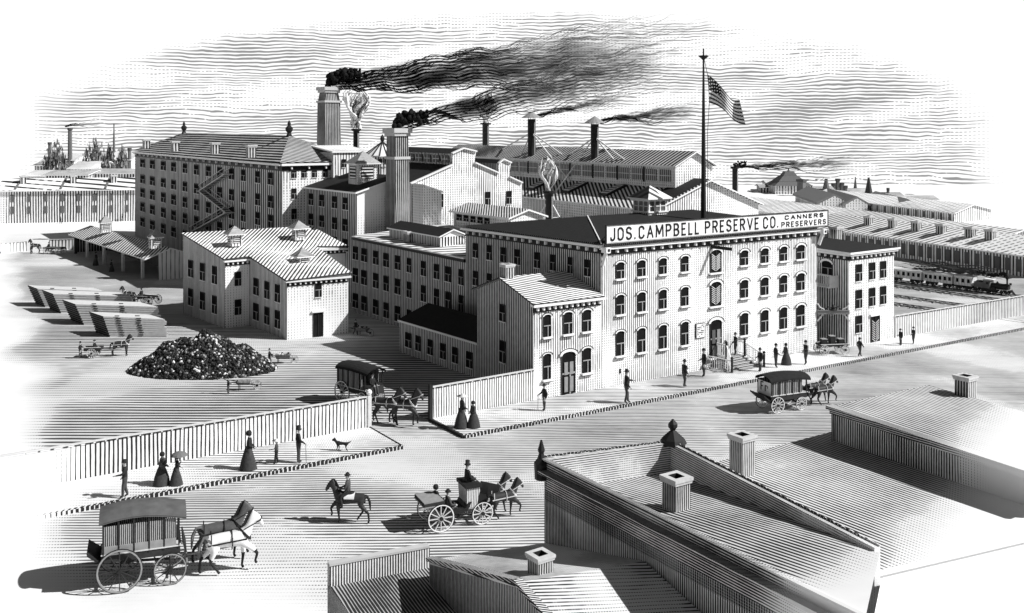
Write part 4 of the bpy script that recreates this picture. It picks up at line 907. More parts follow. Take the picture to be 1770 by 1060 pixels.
# house E: gabled lower roof left of it
Ze = 6.0; r = thing('lower_gabled_house', 'lower pale gabled roof left of the parapet house with a square chimney', 'house', v3(gp(850, 960, Ze), 0))
e1, e2 = gp(742, 968, Ze), P1 - uu * .05 + D_ * .1
k1, k2 = e1 + D_ * 3.7, e2 + D_ * 3.65; h1_, h2_ = e1 + D_ * 12, e2 + D_ * 12
m = MB(); m.slab([v3(e1, Ze), v3(e2, Ze), v3(k2, 6.9), v3(k1, 6.9)], .1); m.slab([v3(k1, 6.9), v3(k2, 6.9), v3(h2_, 5.0), v3(h1_, 5.0)], .1); m.build('roof', engr(.10, .36, 'v', .84, tvar=.3, ts=.5, mid=.2, fade='roof', rot=R(10), stretch=.6), r)
m = MB(); m.face([v3(e1, 0), v3(h1_, 0), v3(h1_, 4.95), v3(k1, 6.8), v3(e1, Ze - .1)]); m.face([v3(e2, 0), v3(e1, 0), v3(e1, Ze - .1), v3(e2, Ze - .1)]); m.build('wall', engr(.06, .75, 'u', .7, fade='roof', tvar=.2), r)
m = MB(); m.bar(v3(e1, Ze + .03), v3(k1, 6.94), .18, .08); m.bar(v3(k1, 6.94), v3(h1_, 5.03), .18, .08); m.build('verge_board', engr(.06, .6, 'v', .8, fade='roof'), r)
Pc = gp(934, 1020, 6.4); chimney(r, Pc, 6.2, 7.05, .38, rz=R(35))
# house D: parapet bottom left
Zd = 6.0; r = thing('corner_parapet_house', 'small dark roof behind a ribbed parapet, lowest and leftmost of the near houses', 'house', v3(gp(650, 960, Zd), 0))
d1, d2 = gp(566, 975, Zd), gp(738, 943, Zd); Dd = Vector((.53, -.848)); f1_, f2_ = d1 + Dd * 10, d2 + Dd * 10; zi = Zd - .45
ud = (d2 - d1).normalized()
m = MB(); m.hexa([v3(d1, zi - .1), v3(d1 + Dd * .15, zi - .1), v3(d2 + Dd * .15, zi - .1), v3(d2, zi - .1)], [v3(d1, Zd), v3(d1 + Dd * .15, Zd), v3(d2 + Dd * .15, Zd), v3(d2, Zd)]); m.build('parapet', engr(.065, .5, 'u', .86, fade='roof', dots=0, wob=.05), r)
m = MB(); m.bar(v3(d1 + Dd * .07, Zd + .03), v3(d2 + Dd * .07, Zd + .03), .2, .05); m.build('coping', plain('stone_band', .5), r)
m = MB(); m.face([v3(d1, zi), v3(f1_, zi - 1.2), v3(f2_, zi - 1.2), v3(d2, zi)]); m.build('roof', engr(.075, .6, 'v', .6, tvar=.3, ts=.5, mid=.3, fade='roof', rot=R(-60)), r)
m = MB(); m.face([v3(d1, 0), v3(f1_, 0), v3(f1_, zi - 1.2), v3(d1, zi)]); m.face([v3(d2, 0), v3(d1, 0), v3(d1, zi), v3(d2, zi)]); m.face([v3(f2_, 0), v3(d2, 0), v3(d2, zi), v3(f2_, zi - 1.2)]); m.build('wall', engr(.06, .66, 'u', .8, fade='roof'), r)
# house B
Zb = 7.0; r = thing('flat_roofed_house', 'plain lined roof between the parapet house and the right-hand house', 'house', v3(gp(1350, 800, Zb), 0))
b2 = gp(1439, 746, Zb); b1 = b2 - U * 6.6; g1, g2_ = b1 + D_ * 6.4, b2 + D_ * 7.6
m = MB(); m.slab([v3(b1, Zb), v3(b2, Zb), v3(g2_, Zb - .1), v3(g1, Zb - .1)], .12, 0, 1); m.build('roof', [engr(.13, .48, 'v', .82, mid=.2, tvar=.22, ts=.3, fade='roof', rot=R(-54), wob=.06, stretch=.6), WHITE], r)
m = MB(); m.prism([b1 + D_ * .1, b2 + D_ * .1, g2_ - D_ * .3, g1 - D_ * .3], 0, Zb - .13); m.build('wall', engr(.08, .4, 'u', .8, fade='roof'), r)
m = MB(); m.hexa([v3(p, 0) for p in (g1 - D_ * .28, g2_ - D_ * .28, g2_ - D_ * .05, g1 - D_ * .05)], [v3(p, Zb - .24) for p in (g1 - D_ * .28, g2_ - D_ * .28, g2_ - D_ * .05, g1 - D_ * .05)]); m.build('rear_wall', WHITE, r)
Pc = gp(1283, 818, Zb); chimney(r, Pc, Zb - .4, Zb + .88, .46, rz=R(34))
# house C
Zc = 8.0; r = thing('right_hand_house', 'pitched lined roof with dark boarded side and one chimney, rightmost of the near houses', 'house', v3(gp(1550, 700, Zc), 0))
c1, c2 = gp(1437, 702, Zc), gp(1604, 666, Zc); c3 = gp(1745, 705, Zc - .1); h1_, h2_ = c1 + D_ * 6.6, c2 + D_ * 6.4
m = MB(); m.slab([v3(c1, Zc), v3(c2, Zc), v3(h2_, Zc - .2), v3(h1_, Zc - .2)], .12); m.slab([v3(c2, Zc), v3(c3, Zc - .25), v3(c3 + D_ * 5.5, Zc - .4), v3(h2_, Zc - .2)], .12); m.build('roof', engr(.14, .46, 'v', .82, mid=.2, tvar=.24, ts=.25, fade='roof', rot=R(-58), wob=.08, stretch=.6), r)
m = MB(); m.face([v3(c1 + D_ * .1 + U * .1, 0), v3(h1_ + U * .1, 0), v3(h1_ + U * .1, Zc - .3), v3(c1 + D_ * .1 + U * .1, Zc - .1)]); m.face([v3(c2, 0), v3(c1, 0), v3(c1, Zc - .1), v3(c2, Zc - .1)]); m.face([v3(c3, 0), v3(c2, 0), v3(c2, Zc - .1), v3(c3, Zc - .3)]); m.face([v3(h1_ + U * .1, 0), v3(h2_, 0), v3(h2_, Zc - .35), v3(h1_ + U * .1, Zc - .35)]); m.face([v3(h2_, 0), v3(c3 + D_ * 5.4, 0), v3(c3 + D_ * 5.4, Zc - .55), v3(h2_, Zc - .35)]); m.build('wall', engr(.075, .62, 'u', .8, tvar=.3, ts=.4, fade='roof'), r)
m = MB(); m.bar(v3(c1 - U * .1, Zc - .0), v3(h1_ - U * .1, Zc - .2), .3, .1, 0); m.bar(v3(c1 - U * .02, Zc - .14), v3(h1_ - U * .02, Zc - .34), .12, .12, 0); m.build('eave_board', engr(.06, .6, 'v', .8, fade='roof'), r)
Pc = gp(1669, 692, Zc - .2); chimney(r, Pc, Zc - .4, Zc + .42, .44, rz=R(34))
# ================================================================== far background
def longhouse(label, a, b, e, w, zw, zr, nwin, rows, pitch, tone=.3, chim=(), rib=0, name='warehouse', wh=.9, rtone=.3, rp_=1.6):
    r = thing(name, label, 'warehouse', v3((a + b) / 2, 0))
    gable_roof_block(r, a, b, e, w, zw, zr, engr(pitch, tone, 'u', .86, tvar=.15, ts=.03), engr(rp_, rtone, 'v', .86, tvar=.2, ts=.04), ov=.4)
    nrm = outward(a, b); L = (b - a).length; me = MB(); me.box((0, -.03, 0), (wh * .75, .08, wh * 1.5), m=0); me = me.data('window', plain('far_window', .12))
    rz = math.atan2(nrm.y, nrm.x) + math.pi / 2
    for i in range(nwin):
        p = a + (b - a) * ((i + .5) / nwin)
        for z in rows: inst('window', me, r, v3(p, z) - r.location, rz)
    for f in chim:
        p = a + (b - a) * f + e * w * .3; chimney(r, p, zw, zr + .4, .9)
    if rib:
        m = MB()
        for i in range(rib):
            p = a + (b - a) * ((i + .6) / rib); m.bar(v3(p, zw + .2), v3(p + e * w * .5, zr + .2), .3, .2)
        m.build('fire_wall', plain('grey_cloth', .16), r)
    return r
# left
a, b = Vector((-88, 166)), Vector((-60, 172))
longhouse('long two-storey row behind the open shed at the left edge', a, b, Vector((-.2, .98)), 9, 5.5, 7.2, 11, (2.2, 4.2), .42, chim=(.17, .45, .68, .9), rib=4, tone=.46, wh=.8, rtone=.38)
st = MB(); st.face([v3(p, .006) for p in (Vector((-120, 150)), Vector((-58, 157)), Vector((-60, 169)), Vector((-125, 161)))]); st.build('far_road', engr(.7, .05, 'v', .86, tvar=.1), kind='structure')
def small_house(label, px0, px1, ye, yr, Y, ang=0.0, w=10, tone=.3, roof=.3, gable=False):
    z = zat(ye, Y); zr = zat(yr, Y); a = Vector(((px0 - CX) / F * Y, Y)); b = Vector(((px1 - CX) / F * Y, Y + math.tan(ang) * (px1 - px0) / F * Y))
    r = thing('distant_building', label, 'building', v3((a + b) / 2, 0)); e = Vector((0.1, .995))
    WM, RM = engr(Y * .0029, tone, 'u', .86), engr(Y * .0029, roof, 'v', .86, dots=.2)
    if gable:
        m = MB(); c = (a + b) / 2; m.face([v3(a, 0), v3(b, 0), v3(b, z), v3(c, zr), v3(a, z)]); m.face([v3(b, 0), v3(b + e * w, 0), v3(b + e * w, z), v3(b, z)]); m.face([v3(a, 0), v3(a + e * w, 0), v3(a + e * w, z), v3(a, z)]); m.face([v3(a + e * w, 0), v3(b + e * w, 0), v3(b + e * w, z), v3(c + e * w, zr), v3(a + e * w, z)]); m.build('wall', WM, r)
        m = MB(); d = (b - a).normalized() * .6; m.slab([v3(a - d, z), v3(c, zr + .4), v3(c + e * w, zr + .4), v3(a - d + e * w, z)], .4); m.slab([v3(c, zr + .4), v3(b + d, z), v3(b + d + e * w, z), v3(c + e * w, zr + .4)], .4); m.build('roof', plain('far_roof', .22), r)
    else: gable_roof_block(r, a, b, e, w, z, zr, WM, RM, ov=.5)
    k = max(1, int((px1 - px0) / 11)); me = MB(); s_ = Y * .0029; me.box((0, -.03, 0), (s_ * 1.2, .08, s_ * 2)); me = me.data('window', plain('far_window', .12)); nrm = outward(a, b)
    for i in range(k):
        p = a + (b - a) * ((i + .5) / k); inst('window', me, r, v3(p, z - s_ * 3.0) - r.location, math.atan2(nrm.y, nrm.x) + math.pi / 2)
    return r
small_house('distant gabled factory at the far left below the slim chimney', 74, 128, 277, 266, 250, tone=.22)
small_house('small distant shed with striped roof beside the far left trees', 120, 168, 292, 281, 225, tone=.3)
small_house('distant house half hidden by dark trees next to the mill', 188, 226, 276, 262, 240, tone=.3)
small_house('distant gabled house between the two clumps of far trees', 128, 152, 286, 268, 260, gable=True, tone=.35)
small_house('low distant house at the extreme left before the far hills', 40, 76, 305, 297, 215, tone=.15)
def far_stack(label, px, Y, ytop, w0, w1, z0=0.0, n=8, cat='chimney', name='distant_chimney', v=.14, prof=None):
    x = (px - CX) / F * Y; zt = zat(ytop, Y); r = thing(name, label, cat, (x, Y, 0)); m = MB()
    m.lathe((x, Y, 0), [(w0, 0), (w1, zt)], n); m.build('shaft', plain('far_brick_%d' % int(v * 100), v, .9), r)
    m = MB(); m.lathe((x, Y, zt - .6), [(w1 * 1.3, 0), (w1 * 1.35, .6)], n); m.build('top', plain('far_brick_8', .08), r); return Vector((x, Y, zt))
far_stack('slim distant chimney rising over the far left factory', 121, 250, 221, .65, .42 * 1.2)
far_stack('needle-thin distant spire next to the mill roof', 197, 245, 214, .7, .12, name='distant_spire', cat='spire')
random.seed(11)
def tree(label, px, ybase, ytop, wpx, Y, n=110):
    x = (px - CX) / F * Y; zt = zat(ytop, Y); rr = wpx / 2 / F * Y; r = thing('round_tree', label, 'tree', (x, Y, 0), group=None)
    m = MB(); m.tube([(x, Y, 0), (x, Y, zt * .6)], [.3, .12], 6)
    for i in range(5): a = i * 1.25; m.tube([(x, Y, zt * (.3 + .05 * i)), (x + rr * .5 * math.cos(a), Y + rr * .5 * math.sin(a), zt * (.55 + .05 * i))], [.1, .04], 5)
    m.build('trunk', DARK, r)
    m = MB()
    for i in range(n * 5):
        a = random.uniform(0, 6.28); q = random.random() ** .6; px_, py_ = rr * q * math.cos(a), rr * q * math.sin(a) * .8
        top = zt * (1 - .35 * q ** 2.2 - random.uniform(0, .16)); z = random.uniform(top * .35, top); s_ = random.uniform(.3, .6)
        h_ = s_ * random.uniform(1.5, 3.5); b_ = random.uniform(0, 3.1); h_ = min(h_, top - z + .5)
        c = Vector((x + px_, Y + py_, z)); t = Vector((math.cos(b_), math.sin(b_), 0)) * s_ * .35
        m.face([c - t, c + t, c + t * .5 + Vector((0, 0, h_)), c - t * .4 + Vector((0, 0, h_ * .9))], 0 if random.random() < .55 else 1)
    m.build('crown', [plain('foliage_dark', .10), plain('foliage_light', .28)], r)
tree('dark far tree clump left of the slim chimney', 96, 268, 242, 42, 235)
tree('largest dark far tree clump between chimney and spire', 163, 290, 238, 44, 232)
tree('low dark far tree touching the mill', 211, 275, 250, 22, 232)
tree('small dark far tree at the foot of the thin spire', 190, 270, 248, 18, 238)
tree('low far bush under the striped distant roof', 184, 300, 268, 22, 215)
# right: long railway sheds
va = Vector((.50, -.866))
def gpl(px, py): return gp(px, py)
a = gp(1400, 421); b = gp(1790, 482); longhouse('nearest long railway shed behind the train', a, b, Vector((.866, .5)), 9.5, 2.3, 3.75, 26, (1.15,), .42, tone=.38, chim=(.24, .36, .47, .58, .70, .78), wh=.9, rtone=.34, rp_=.8)
a = Vector((32.7, 187)); b = Vector((56, 116)); longhouse('second long railway shed beyond the nearest one', a, b, Vector((.866, .5)), 12, 2.4, 3.7, 20, (1.2,), .5, tone=.25, rtone=.30, wh=.8, rp_=.9)
a = gp(1400, 353); b = gp(1650, 386); longhouse('third long shed on the far right skyline', a, b, Vector((.8, .6)), 12, 1.7, 2.8, 20, (.9,), .6, tone=.35, rtone=.25, wh=.7, rp_=1.1)
small_house('distant gable end nearest the needle chimneys on the right skyline', 1418, 1467, 350, 339, 190, gable=True, w=26)
small_house('distant gable end just left of the dark cone', 1462, 1500, 353, 343, 188, gable=True, w=26)
small_house('distant gable end right of the dark cone', 1545, 1590, 357, 347, 184, gable=True, w=22)
small_house('pale distant block beside the lone smoking pipe', 1328, 1350, 318, 314, 250, tone=.6)
far_stack('square distant chimney right of the stepped distant roof', 1385.5, 235, 310, 1.1, 1.0, n=4)
for px, yt, lb in ((1441, 317, 'leftmost of the four short distant stacks'), (1448, 309, 'tallest of the four short distant stacks'), (1455, 316, 'third of the four short distant stacks'), (1461, 321, 'lowest of the four short distant stacks')): far_stack(lb, px, 245, yt, .55, .5, n=6)
far_stack('thin distant church spire left of the dark cone', 1478.5, 250, 306, .55, .1, name='distant_spire', cat='spire')
far_stack('dark conical kiln on the right skyline', 1501.5, 225, 307, 1.15, .2, name='distant_kiln', cat='kiln', v=.05)
x, Y = (1363 - CX) / F * 245, 245.0; r = thing('pyramid_hall', 'stepped pyramid-roofed hall on the right skyline', 'hall', (x, Y, 0)); m = MB(); m.box((x, Y, 1.0), (9, 9, 2.0 + .2)); m.build('wall', engr(.7, .45, 'u', .8), r)
m = MB()
for i, (w, z) in enumerate(((4.8, 2.0), (3.3, 3.0), (1.9, 4.0))): m.lathe((x, Y, z), [(w * 1.4, 0), (w * .8, 1.3)], 4, rz=R(45))
m.lathe((x, Y, 4.9), [(.5, 0), (.05, 1.3)], 6); m.build('stepped_roof', plain('far_brick_14', .14, .9), r)
for px, pt_, lb in ((1428, 303, 'tiny far turret by the distant smoke streak'), (1526, 335, 'tiny far turret right of the dark cone'), (1572, 342, 'tiny far turret over the right-hand distant gable')): far_stack(lb, px, 240, pt_ + 6, 1.2, .3, name='distant_turret', cat='turret')
# more of the far town
for lb, a0, a1, ye, yr, Y, tn in (('wide grey far terrace under the striped distant roof', 78, 150, 303, 297, 205, .55), ('second grey far terrace reaching the mill', 150, 234, 300, 294, 208, .5), ('far narrow works roof left of the thin spire', 170, 196, 272, 264, 250, .45), ('far pale roof at the left horizon beside the left tree clump', 60, 84, 286, 280, 245, .3),
        ('low far roofs right of the stepped hall', 1395, 1440, 329, 324, 240, .5), ('long far roof behind the four short stacks', 1432, 1500, 333, 328, 246, .45), ('far pale works roof right of the dark cone', 1506, 1560, 340, 335, 232, .35), ('farthest right low roof on the skyline', 1560, 1620, 346, 341, 222, .3), ('far block left of the stepped hall', 1316, 1345, 324, 320, 246, .55)):
    small_house(lb, a0, a1, ye, yr, Y, w=8, tone=tn, roof=.5)
far_stack('short far chimney left of the slim tall one', 86, 245, 246, .5, .4); far_stack('short far chimney nearest the mill corner', 224, 240, 256, .5, .4); far_stack('lone thin far chimney right of the dark cone', 1535, 235, 325, .4, .3); far_stack('far chimney behind the stepped hall', 1350, 255, 308, .5, .45)
Pq0 = Vector(((112 - CX) / F * 250, 250, zat(219, 250)))
# tracks
def track(a, b, lab):
    r = thing('railway_track', lab, 'track', v3((a + b) / 2, 0)); d = (b - a).normalized(); n_ = Vector((-d.y, d.x)); L = (b - a).length; m = MB(); rz = math.atan2(d.y, d.x)
    for s_ in (-.42, .42): m.box(v3((a + b) / 2 + n_ * s_, .09), (L, .07, .1), rz)
    m.build('rail', BLACK, r); m = MB(); k = int(L / 1.1)
    for i in range(k): m.box(v3(a + d * (i * 1.1 + .5), .03), (.28, 1.4, .06), rz)
    m.build('sleepers', engr(.5, .3, 'u', .6), r, kind='stuff')
dT = (gp(1742, 511) - gp(1551, 487)).normalized()
t0_ = gp(1551, 487)
track(t0_ - dT * 22, t0_ + dT * 26, 'railway track carrying the steam train')
for px, py, n0, n1, lb in ((1547, 496, 2, 20, 'second railway track, first in front of the train'), (1547, 513, 2, 17, 'third railway track crossing the open ground'), (1547, 527, 1, 12, 'railway track nearest the long fence')):
    p = gp(px, py); track(p - dT * n0, p + dT * n1, lb)

# ================================================================== lumber stacks
def lumber(label, pl, pr, L, zt, lean, w):
    a = gp(*pl); b = gp(*pr); r = thing('lumber_stack', label, 'lumber stack', v3(b, 0), group='leaning lumber stacks')
    ed = (b - a); wl = ed.length; ed.normalize(); ax = Vector((1, .03)); n_ = 9; ends = MB(); side = MB()
    for i in range(n_):
        z = zt * i / n_ ; th = zt / n_ * .72; off = -lean * (i / n_); 
        for row in range(1):
            p = b + ax * off; q = a + ax * off; Lr = L + (.5 * (i / n_)) + random.uniform(-.12, .12)
            P = [q, p, p + ax * Lr, q + ax * Lr]
            sag = -.28 * (i / n_) ** 1
            lo = [v3(P[0], z), v3(P[1], z), v3(P[2], max(0, z + sag)), v3(P[3], max(0, z + sag))]; hi = [x + Vector((0, 0, th)) for x in lo]
            side.hexa(lo, hi, 0); 
            side.face([lo[0] + v3(-ax * .01, 0), lo[1] + v3(-ax * .01, 0), hi[1] + v3(-ax * .01, 0), hi[0] + v3(-ax * .01, 0)], 1)
            for s_ in (.22, .55):
                c = p + ax * Lr * s_; k = -ed; side.box(v3(c - ed * -.0, z + th * 1.2) + v3(ed * .01, 0), (.35, .05, zt / n_ * .35), 0, 1)
    side.build('boards', [PALEW, DARK], r); return r
lumber('lumber stack farthest back and leftmost of the four', (61, 524), (78, 531), 5.5, 1.7, .75, 1)
lumber('second lumber stack from the left of the four', (86, 534), (105.5, 542), 6.3, 1.75, .75, 1)
lumber('third lumber stack from the left of the four', (122, 553), (145, 562), 6.2, 1.75, .75, 1)
lumber('nearest lumber stack of the four, long side of layered boards in full view', (165.5, 574), (190, 583), 4.3, 1.65, .55, 1)

# ================================================================== the heap
random.seed(3)
c = Vector((-20.6, 65.6)); m = MB(); r_ = thing('produce_heap', 'great dark heap of round produce in the yard in front of the packing shed', 'heap', v3(c, 0))
def hz(x, y):
    q = math.hypot((x - .1) / 4.9, y / 2.65); s = max(0, 1 - q ** 1.6); t = 1.0; base = 2.35 * s
    if base <= 0: return -1
    return base + .20 * math.sin(x * 2.3 + .5) * s + .13 * math.sin(y * 3 + x * 4.4) * s
k = 0
while k < 5200:
    x, y = random.uniform(-5, 5.2), random.uniform(-2.7, 2.7); z = hz(x, y)
    if z <= .02: continue
    rr = random.uniform(.07, .125)
    m.blob((c.x + x, c.y + y, z + random.uniform(-.1, .06)), rr, random.choices((0, 1, 2), (12, 2, .9))[0], .22, 0); k += 1
m.build('heaped_produce', [BLACK, plain('heap_grey', .25), plain('heap_white', .75)], r_, kind='stuff')
m = MB(); N_ = 40
def hp(i, j): x = -5.2 + 10.4 * i / N_; y = -2.8 + 5.6 * j / N_; return Vector((c.x + x, c.y + y, max(-.02, hz(x, y) - .06)))
for i in range(N_):
    for j in range(N_): m.face([hp(i, j), hp(i + 1, j), hp(i + 1, j + 1), hp(i, j + 1)])
m.build('core', BLACK, r_)
m = MB()

# ================================================================== smoke and steam
def smoke_volume(r, P, L, rise, spread, K, seed):
    """soft body of the plume: a bent, widening tube filled with uneven absorbing smoke"""
    m = MB(); nx, k = 14, 12; vs, fs = [], []
    for i in range(nx + 1):
        t = i / nx; rad = spread * (.22 + .95 * t ** .8)
        for j in range(k): a = 2 * math.pi * j / k; vs.append(P + Vector((L * t * 1.08, rad * .8 * math.cos(a) + L * t * .05, rise * t ** .9 + rad * math.sin(a) + .15)))
    for i in range(nx):
        for j in range(k): fs.append([i * k + j, i * k + (j + 1) % k, (i + 1) * k + (j + 1) % k, (i + 1) * k + j])
    fs.append(list(range(k))); fs.append(list(range(nx * k, nx * k + k))[::-1]); m.mesh(vs, fs)
    mt = bpy.data.materials.new('smoke_body'); mt.use_nodes = True; mt.node_tree.nodes.clear(); n = NT(mt.node_tree)
    tc = n.n('ShaderNodeTexCoord'); s = n.n('ShaderNodeSeparateXYZ'); n.t.links.new(tc.outputs['Object'], s.inputs[0]); x, y, z = s.outputs
    t = n.m('MAXIMUM', n.m('DIVIDE', x, L), 0.001); ax = n.m('ADD', n.m('MULTIPLY', n.m('POWER', t, .9), rise), .15); rad = n.m('MULTIPLY', n.m('ADD', .22, n.m('MULTIPLY', n.m('POWER', t, .8), .95)), spread)
    dy = n.m('DIVIDE', n.m('SUBTRACT', y, n.m('MULTIPLY', x, .05)), .8); dz = n.m('SUBTRACT', z, ax)
    q = n.m('DIVIDE', n.m('SQRT', n.m('ADD', n.m('MULTIPLY', dy, dy), n.m('MULTIPLY', dz, dz))), rad)
    nz = n.noise(n.xyz(n.m('ADD', n.m('MULTIPLY', x, .45 / spread), seed), n.m('MULTIPLY', y, .7 / spread), n.m('MULTIPLY', n.m('SUBTRACT', z, n.m('MULTIPLY', x, .1)), 1.5 / spread)), 1.6, 3.0, .6)
    d = n.m('MULTIPLY', n.smooth(n.m('ADD', nz, n.m('MULTIPLY', n.m('SUBTRACT', 1.0, q), .42)), .56, .92), n.m('SUBTRACT', 1.0, n.smooth(q, .75, 1.0)))
    d = n.m('MULTIPLY', d, n.m('MULTIPLY', n.m('POWER', n.m('SUBTRACT', 1.0, n.m('MINIMUM', n.m('MULTIPLY', t, .93), 1.0)), 1.5), K))
    va = n.n('ShaderNodeVolumeAbsorption'); va.inputs['Color'].default_value = (.02, .02, .02, 1); n.put(va.inputs['Density'], d)
    o = n.n('ShaderNodeOutputMaterial'); n.t.links.new(va.outputs[0], o.inputs['Volume'])
    m.build('smoke_body', mt, r, kind='stuff')
def smoke(label, P, L, rise, dense, spread, n, blob=None, seed=1, far=False, th=.06, gap=.35, wav=1.0):
    random.seed(seed); r = thing('smoke_plume', label, 'smoke', P); m = MB()
    if blob:
        br, nb_ = blob
        for i in range(nb_):
            t = random.random(); m.blob(P + Vector((br * (t * 3.6 - .45), random.uniform(-.6, .6) * br, br * (.35 + .85 * math.sin(min(1, t * 1.7) * 1.9) + random.uniform(-.6, .5) * (1 + .3 * t)))), br * random.uniform(.14, .38) * (1 - .35 * t), 0, .14, 1)
        m.build('soot_cloud', SMOKE, r, smooth=True)
    s = MB()
    for i in range(n):
        t0 = random.random() ** 1.7 * .92; ln = random.uniform(.05, .18) * (1 + t0); t1 = t0 + ln; k = max(6, int((t1 - t0) * L / .9)); off = random.uniform(-1, 1); dy = random.uniform(-1, 1); pts = []; rd = []
        for j in range(k + 1):
            t = t0 + (t1 - t0) * j / k; x = L * t; sp_ = spread * (.12 + t ** .8)
            band = round(off * sp_ / gap) * gap if sp_ > gap else off * sp_
            z = rise * t ** .9 + band + wav * (.17 * math.sin(x * 1.0 + off * .7 + seed) + .2 * math.sin(x * .37 + 2 + off) + .09 * math.sin(x * 2.3 + off * 3)) * min(1, t * 5 + .2)
            pts.append(P + Vector((x, dy * sp_ * .8 + x * .05, z))); e = math.sin(math.pi * (j + .4) / (k + .8)); rd.append(th * (.35 + .9 * e) * max(.35, 1.2 - .75 * t) * random.uniform(.85, 1.15))
        s.tube(pts, rd, 4, 0 if random.random() > t0 * 2.2 else (1 if t0 < .45 else 2))
    if dense: smoke_volume(r, P, L, rise, spread, dense, seed)
    s.build('smoke_wisps', [SMOKE, SMOKEG, plain('fading_smoke', .26, 1.0, .3, 1.0, 0.0)], r, smooth=True, kind='stuff')
smoke('long black smoke trailing right from the tall square chimney', S1 + Vector((.3, 0, .2)), 40, 4.4, 2.8, 4.1, 620, (1.15, 190), 2, th=.036, gap=.40)
smoke('black smoke curling from the nearer brick chimney', S2 + Vector((.1, 0, .1)), 23, 5.6, 4.2, 2.3, 380, (.85, 150), 4, th=.028, gap=.28)
smoke('thin dark smoke from the left guyed iron stack', T1 + Vector((.5, 0, .2)), 10, 2.2, 12.0, .9, 110, (.25, 40), 5, th=.028, gap=.2)
smoke('thin dark smoke from the right guyed iron stack', T2 + Vector((.5, 0, .2)), 10, 1.2, 12.0, 1.0, 120, (.25, 40), 6, th=.028, gap=.2)
smoke('dark smoke drifting right from the lone black pipe', T6 + Vector((.0, 0, .1)), 14, .4, 11.0, .85, 150, (.42, 60), 8, th=.026, gap=.2, wav=.8)
Pq = Vector(((1388 - CX) / F * 235, 235, zat(312, 235))); smoke('faint far smoke streak from the square distant chimney', Pq, 8, .5, 0, .5, 14, None, 9, th=.07)
smoke('dark far smoke streak over the slim chimney at the far left', Pq0, 8, .9, 0, 1.0, 46, None, 12, th=.06, gap=.35)
def steam(label, P, h, w, n, seed, dark=.35, th=.07):
    random.seed(seed); r = thing('steam_plume', label, 'steam', P); s = MB()
    for i in range(n):
        t1 = random.uniform(.45, 1.0); t0 = random.uniform(0, .25) if i % 3 else random.uniform(.3, .55); k = 16; ph = random.uniform(-1, 1); dy = random.uniform(-1, 1); pts = []; rd = []
        for j in range(k + 1):
            t = t0 + (max(t1, t0 + .3) - t0) * j / k; env = w * (.18 + .95 * t ** .9) * (1 - .25 * max(0, t - .7) / .3)
            pts.append(P + Vector((ph * env + w * .26 * math.sin(t * 7 + ph * 2.5 + seed) + w * .10 * math.sin(t * 15 + dy * 3), dy * env * .7, h * t))); rd.append(th * (.3 + math.sin(math.pi * (j + .5) / (k + 1))) * random.uniform(.8, 1.2) * (1.0 if random.random() < .5 else 1))
        dk = random.random() < dark; s.tube(pts, [x * (.38 if dk else 1.7) for x in rd], 6, 1 if dk else 0)
    s.build('steam_wisps', [STEAM, plain('steam_shade', .05)], r, smooth=True, kind='stuff')
steam('white steam billowing from the thin pipe beside the tall chimney', T5, 4.6, 1.35, 150, 1, .42, th=.075)
steam('white steam rising from the thin pipe behind the long shed', T4, 4.8, 1.7, 150, 2, .42, th=.10)
steam('thin white steam from the short pipe behind the factory roof', T3, 3.4, .85, 110, 3, .42, th=.04)
# ================================================================== people
def skin_mesh(name, nodes, mats, tags, sub=1, smooth=True):
    """nodes: (x, y, z, radius, parent, tag)"""
    me = bpy.data.meshes.new(name + '_skeleton'); me.from_pydata([q[:3] for q in nodes], [(i, q[4]) for i, q in enumerate(nodes) if q[4] is not None], [])
    ob = bpy.data.objects.new(name, me); COL.objects.link(ob); sk = ob.modifiers.new('s', 'SKIN'); sk.use_smooth_shade = True
    lay = me.skin_vertices[0].data if me.skin_vertices else None
    if lay is None:
        bpy.context.view_layer.update(); lay = me.skin_vertices[0].data
    for i, q in enumerate(nodes):
        rd = q[3] if isinstance(q[3], tuple) else (q[3], q[3]); lay[i].radius = rd; lay[i].use_root = (i == 0)
    sb = ob.modifiers.new('b', 'SUBSURF'); sb.levels = sub; sb.render_levels = sub
    dg = bpy.context.evaluated_depsgraph_get(); out = bpy.data.meshes.new_from_object(ob.evaluated_get(dg)); bpy.data.objects.remove(ob)
    out.name = name; out.materials.clear()
    for mt in mats: out.materials.append(mt)
    P = [Vector(q[:3]) for q in nodes]
    for pl in out.polygons:
        c = pl.center; best = min(range(len(P)), key=lambda i: (P[i] - c).length_squared); pl.material_index = tags[nodes[best][5]]; pl.use_smooth = smooth
    return out
COAT = plain('black_coat', .025, .85, .8, 8.0); TROU = plain('grey_trousers', .07, .85, .8, 8.0); HAIR = plain('hair', .03, .8, .3); SHIRT = plain('pale_shirt', .6, .8, .3); SKIRTM = plain('dark_skirt', .05, .9, 1.2, 10.0)
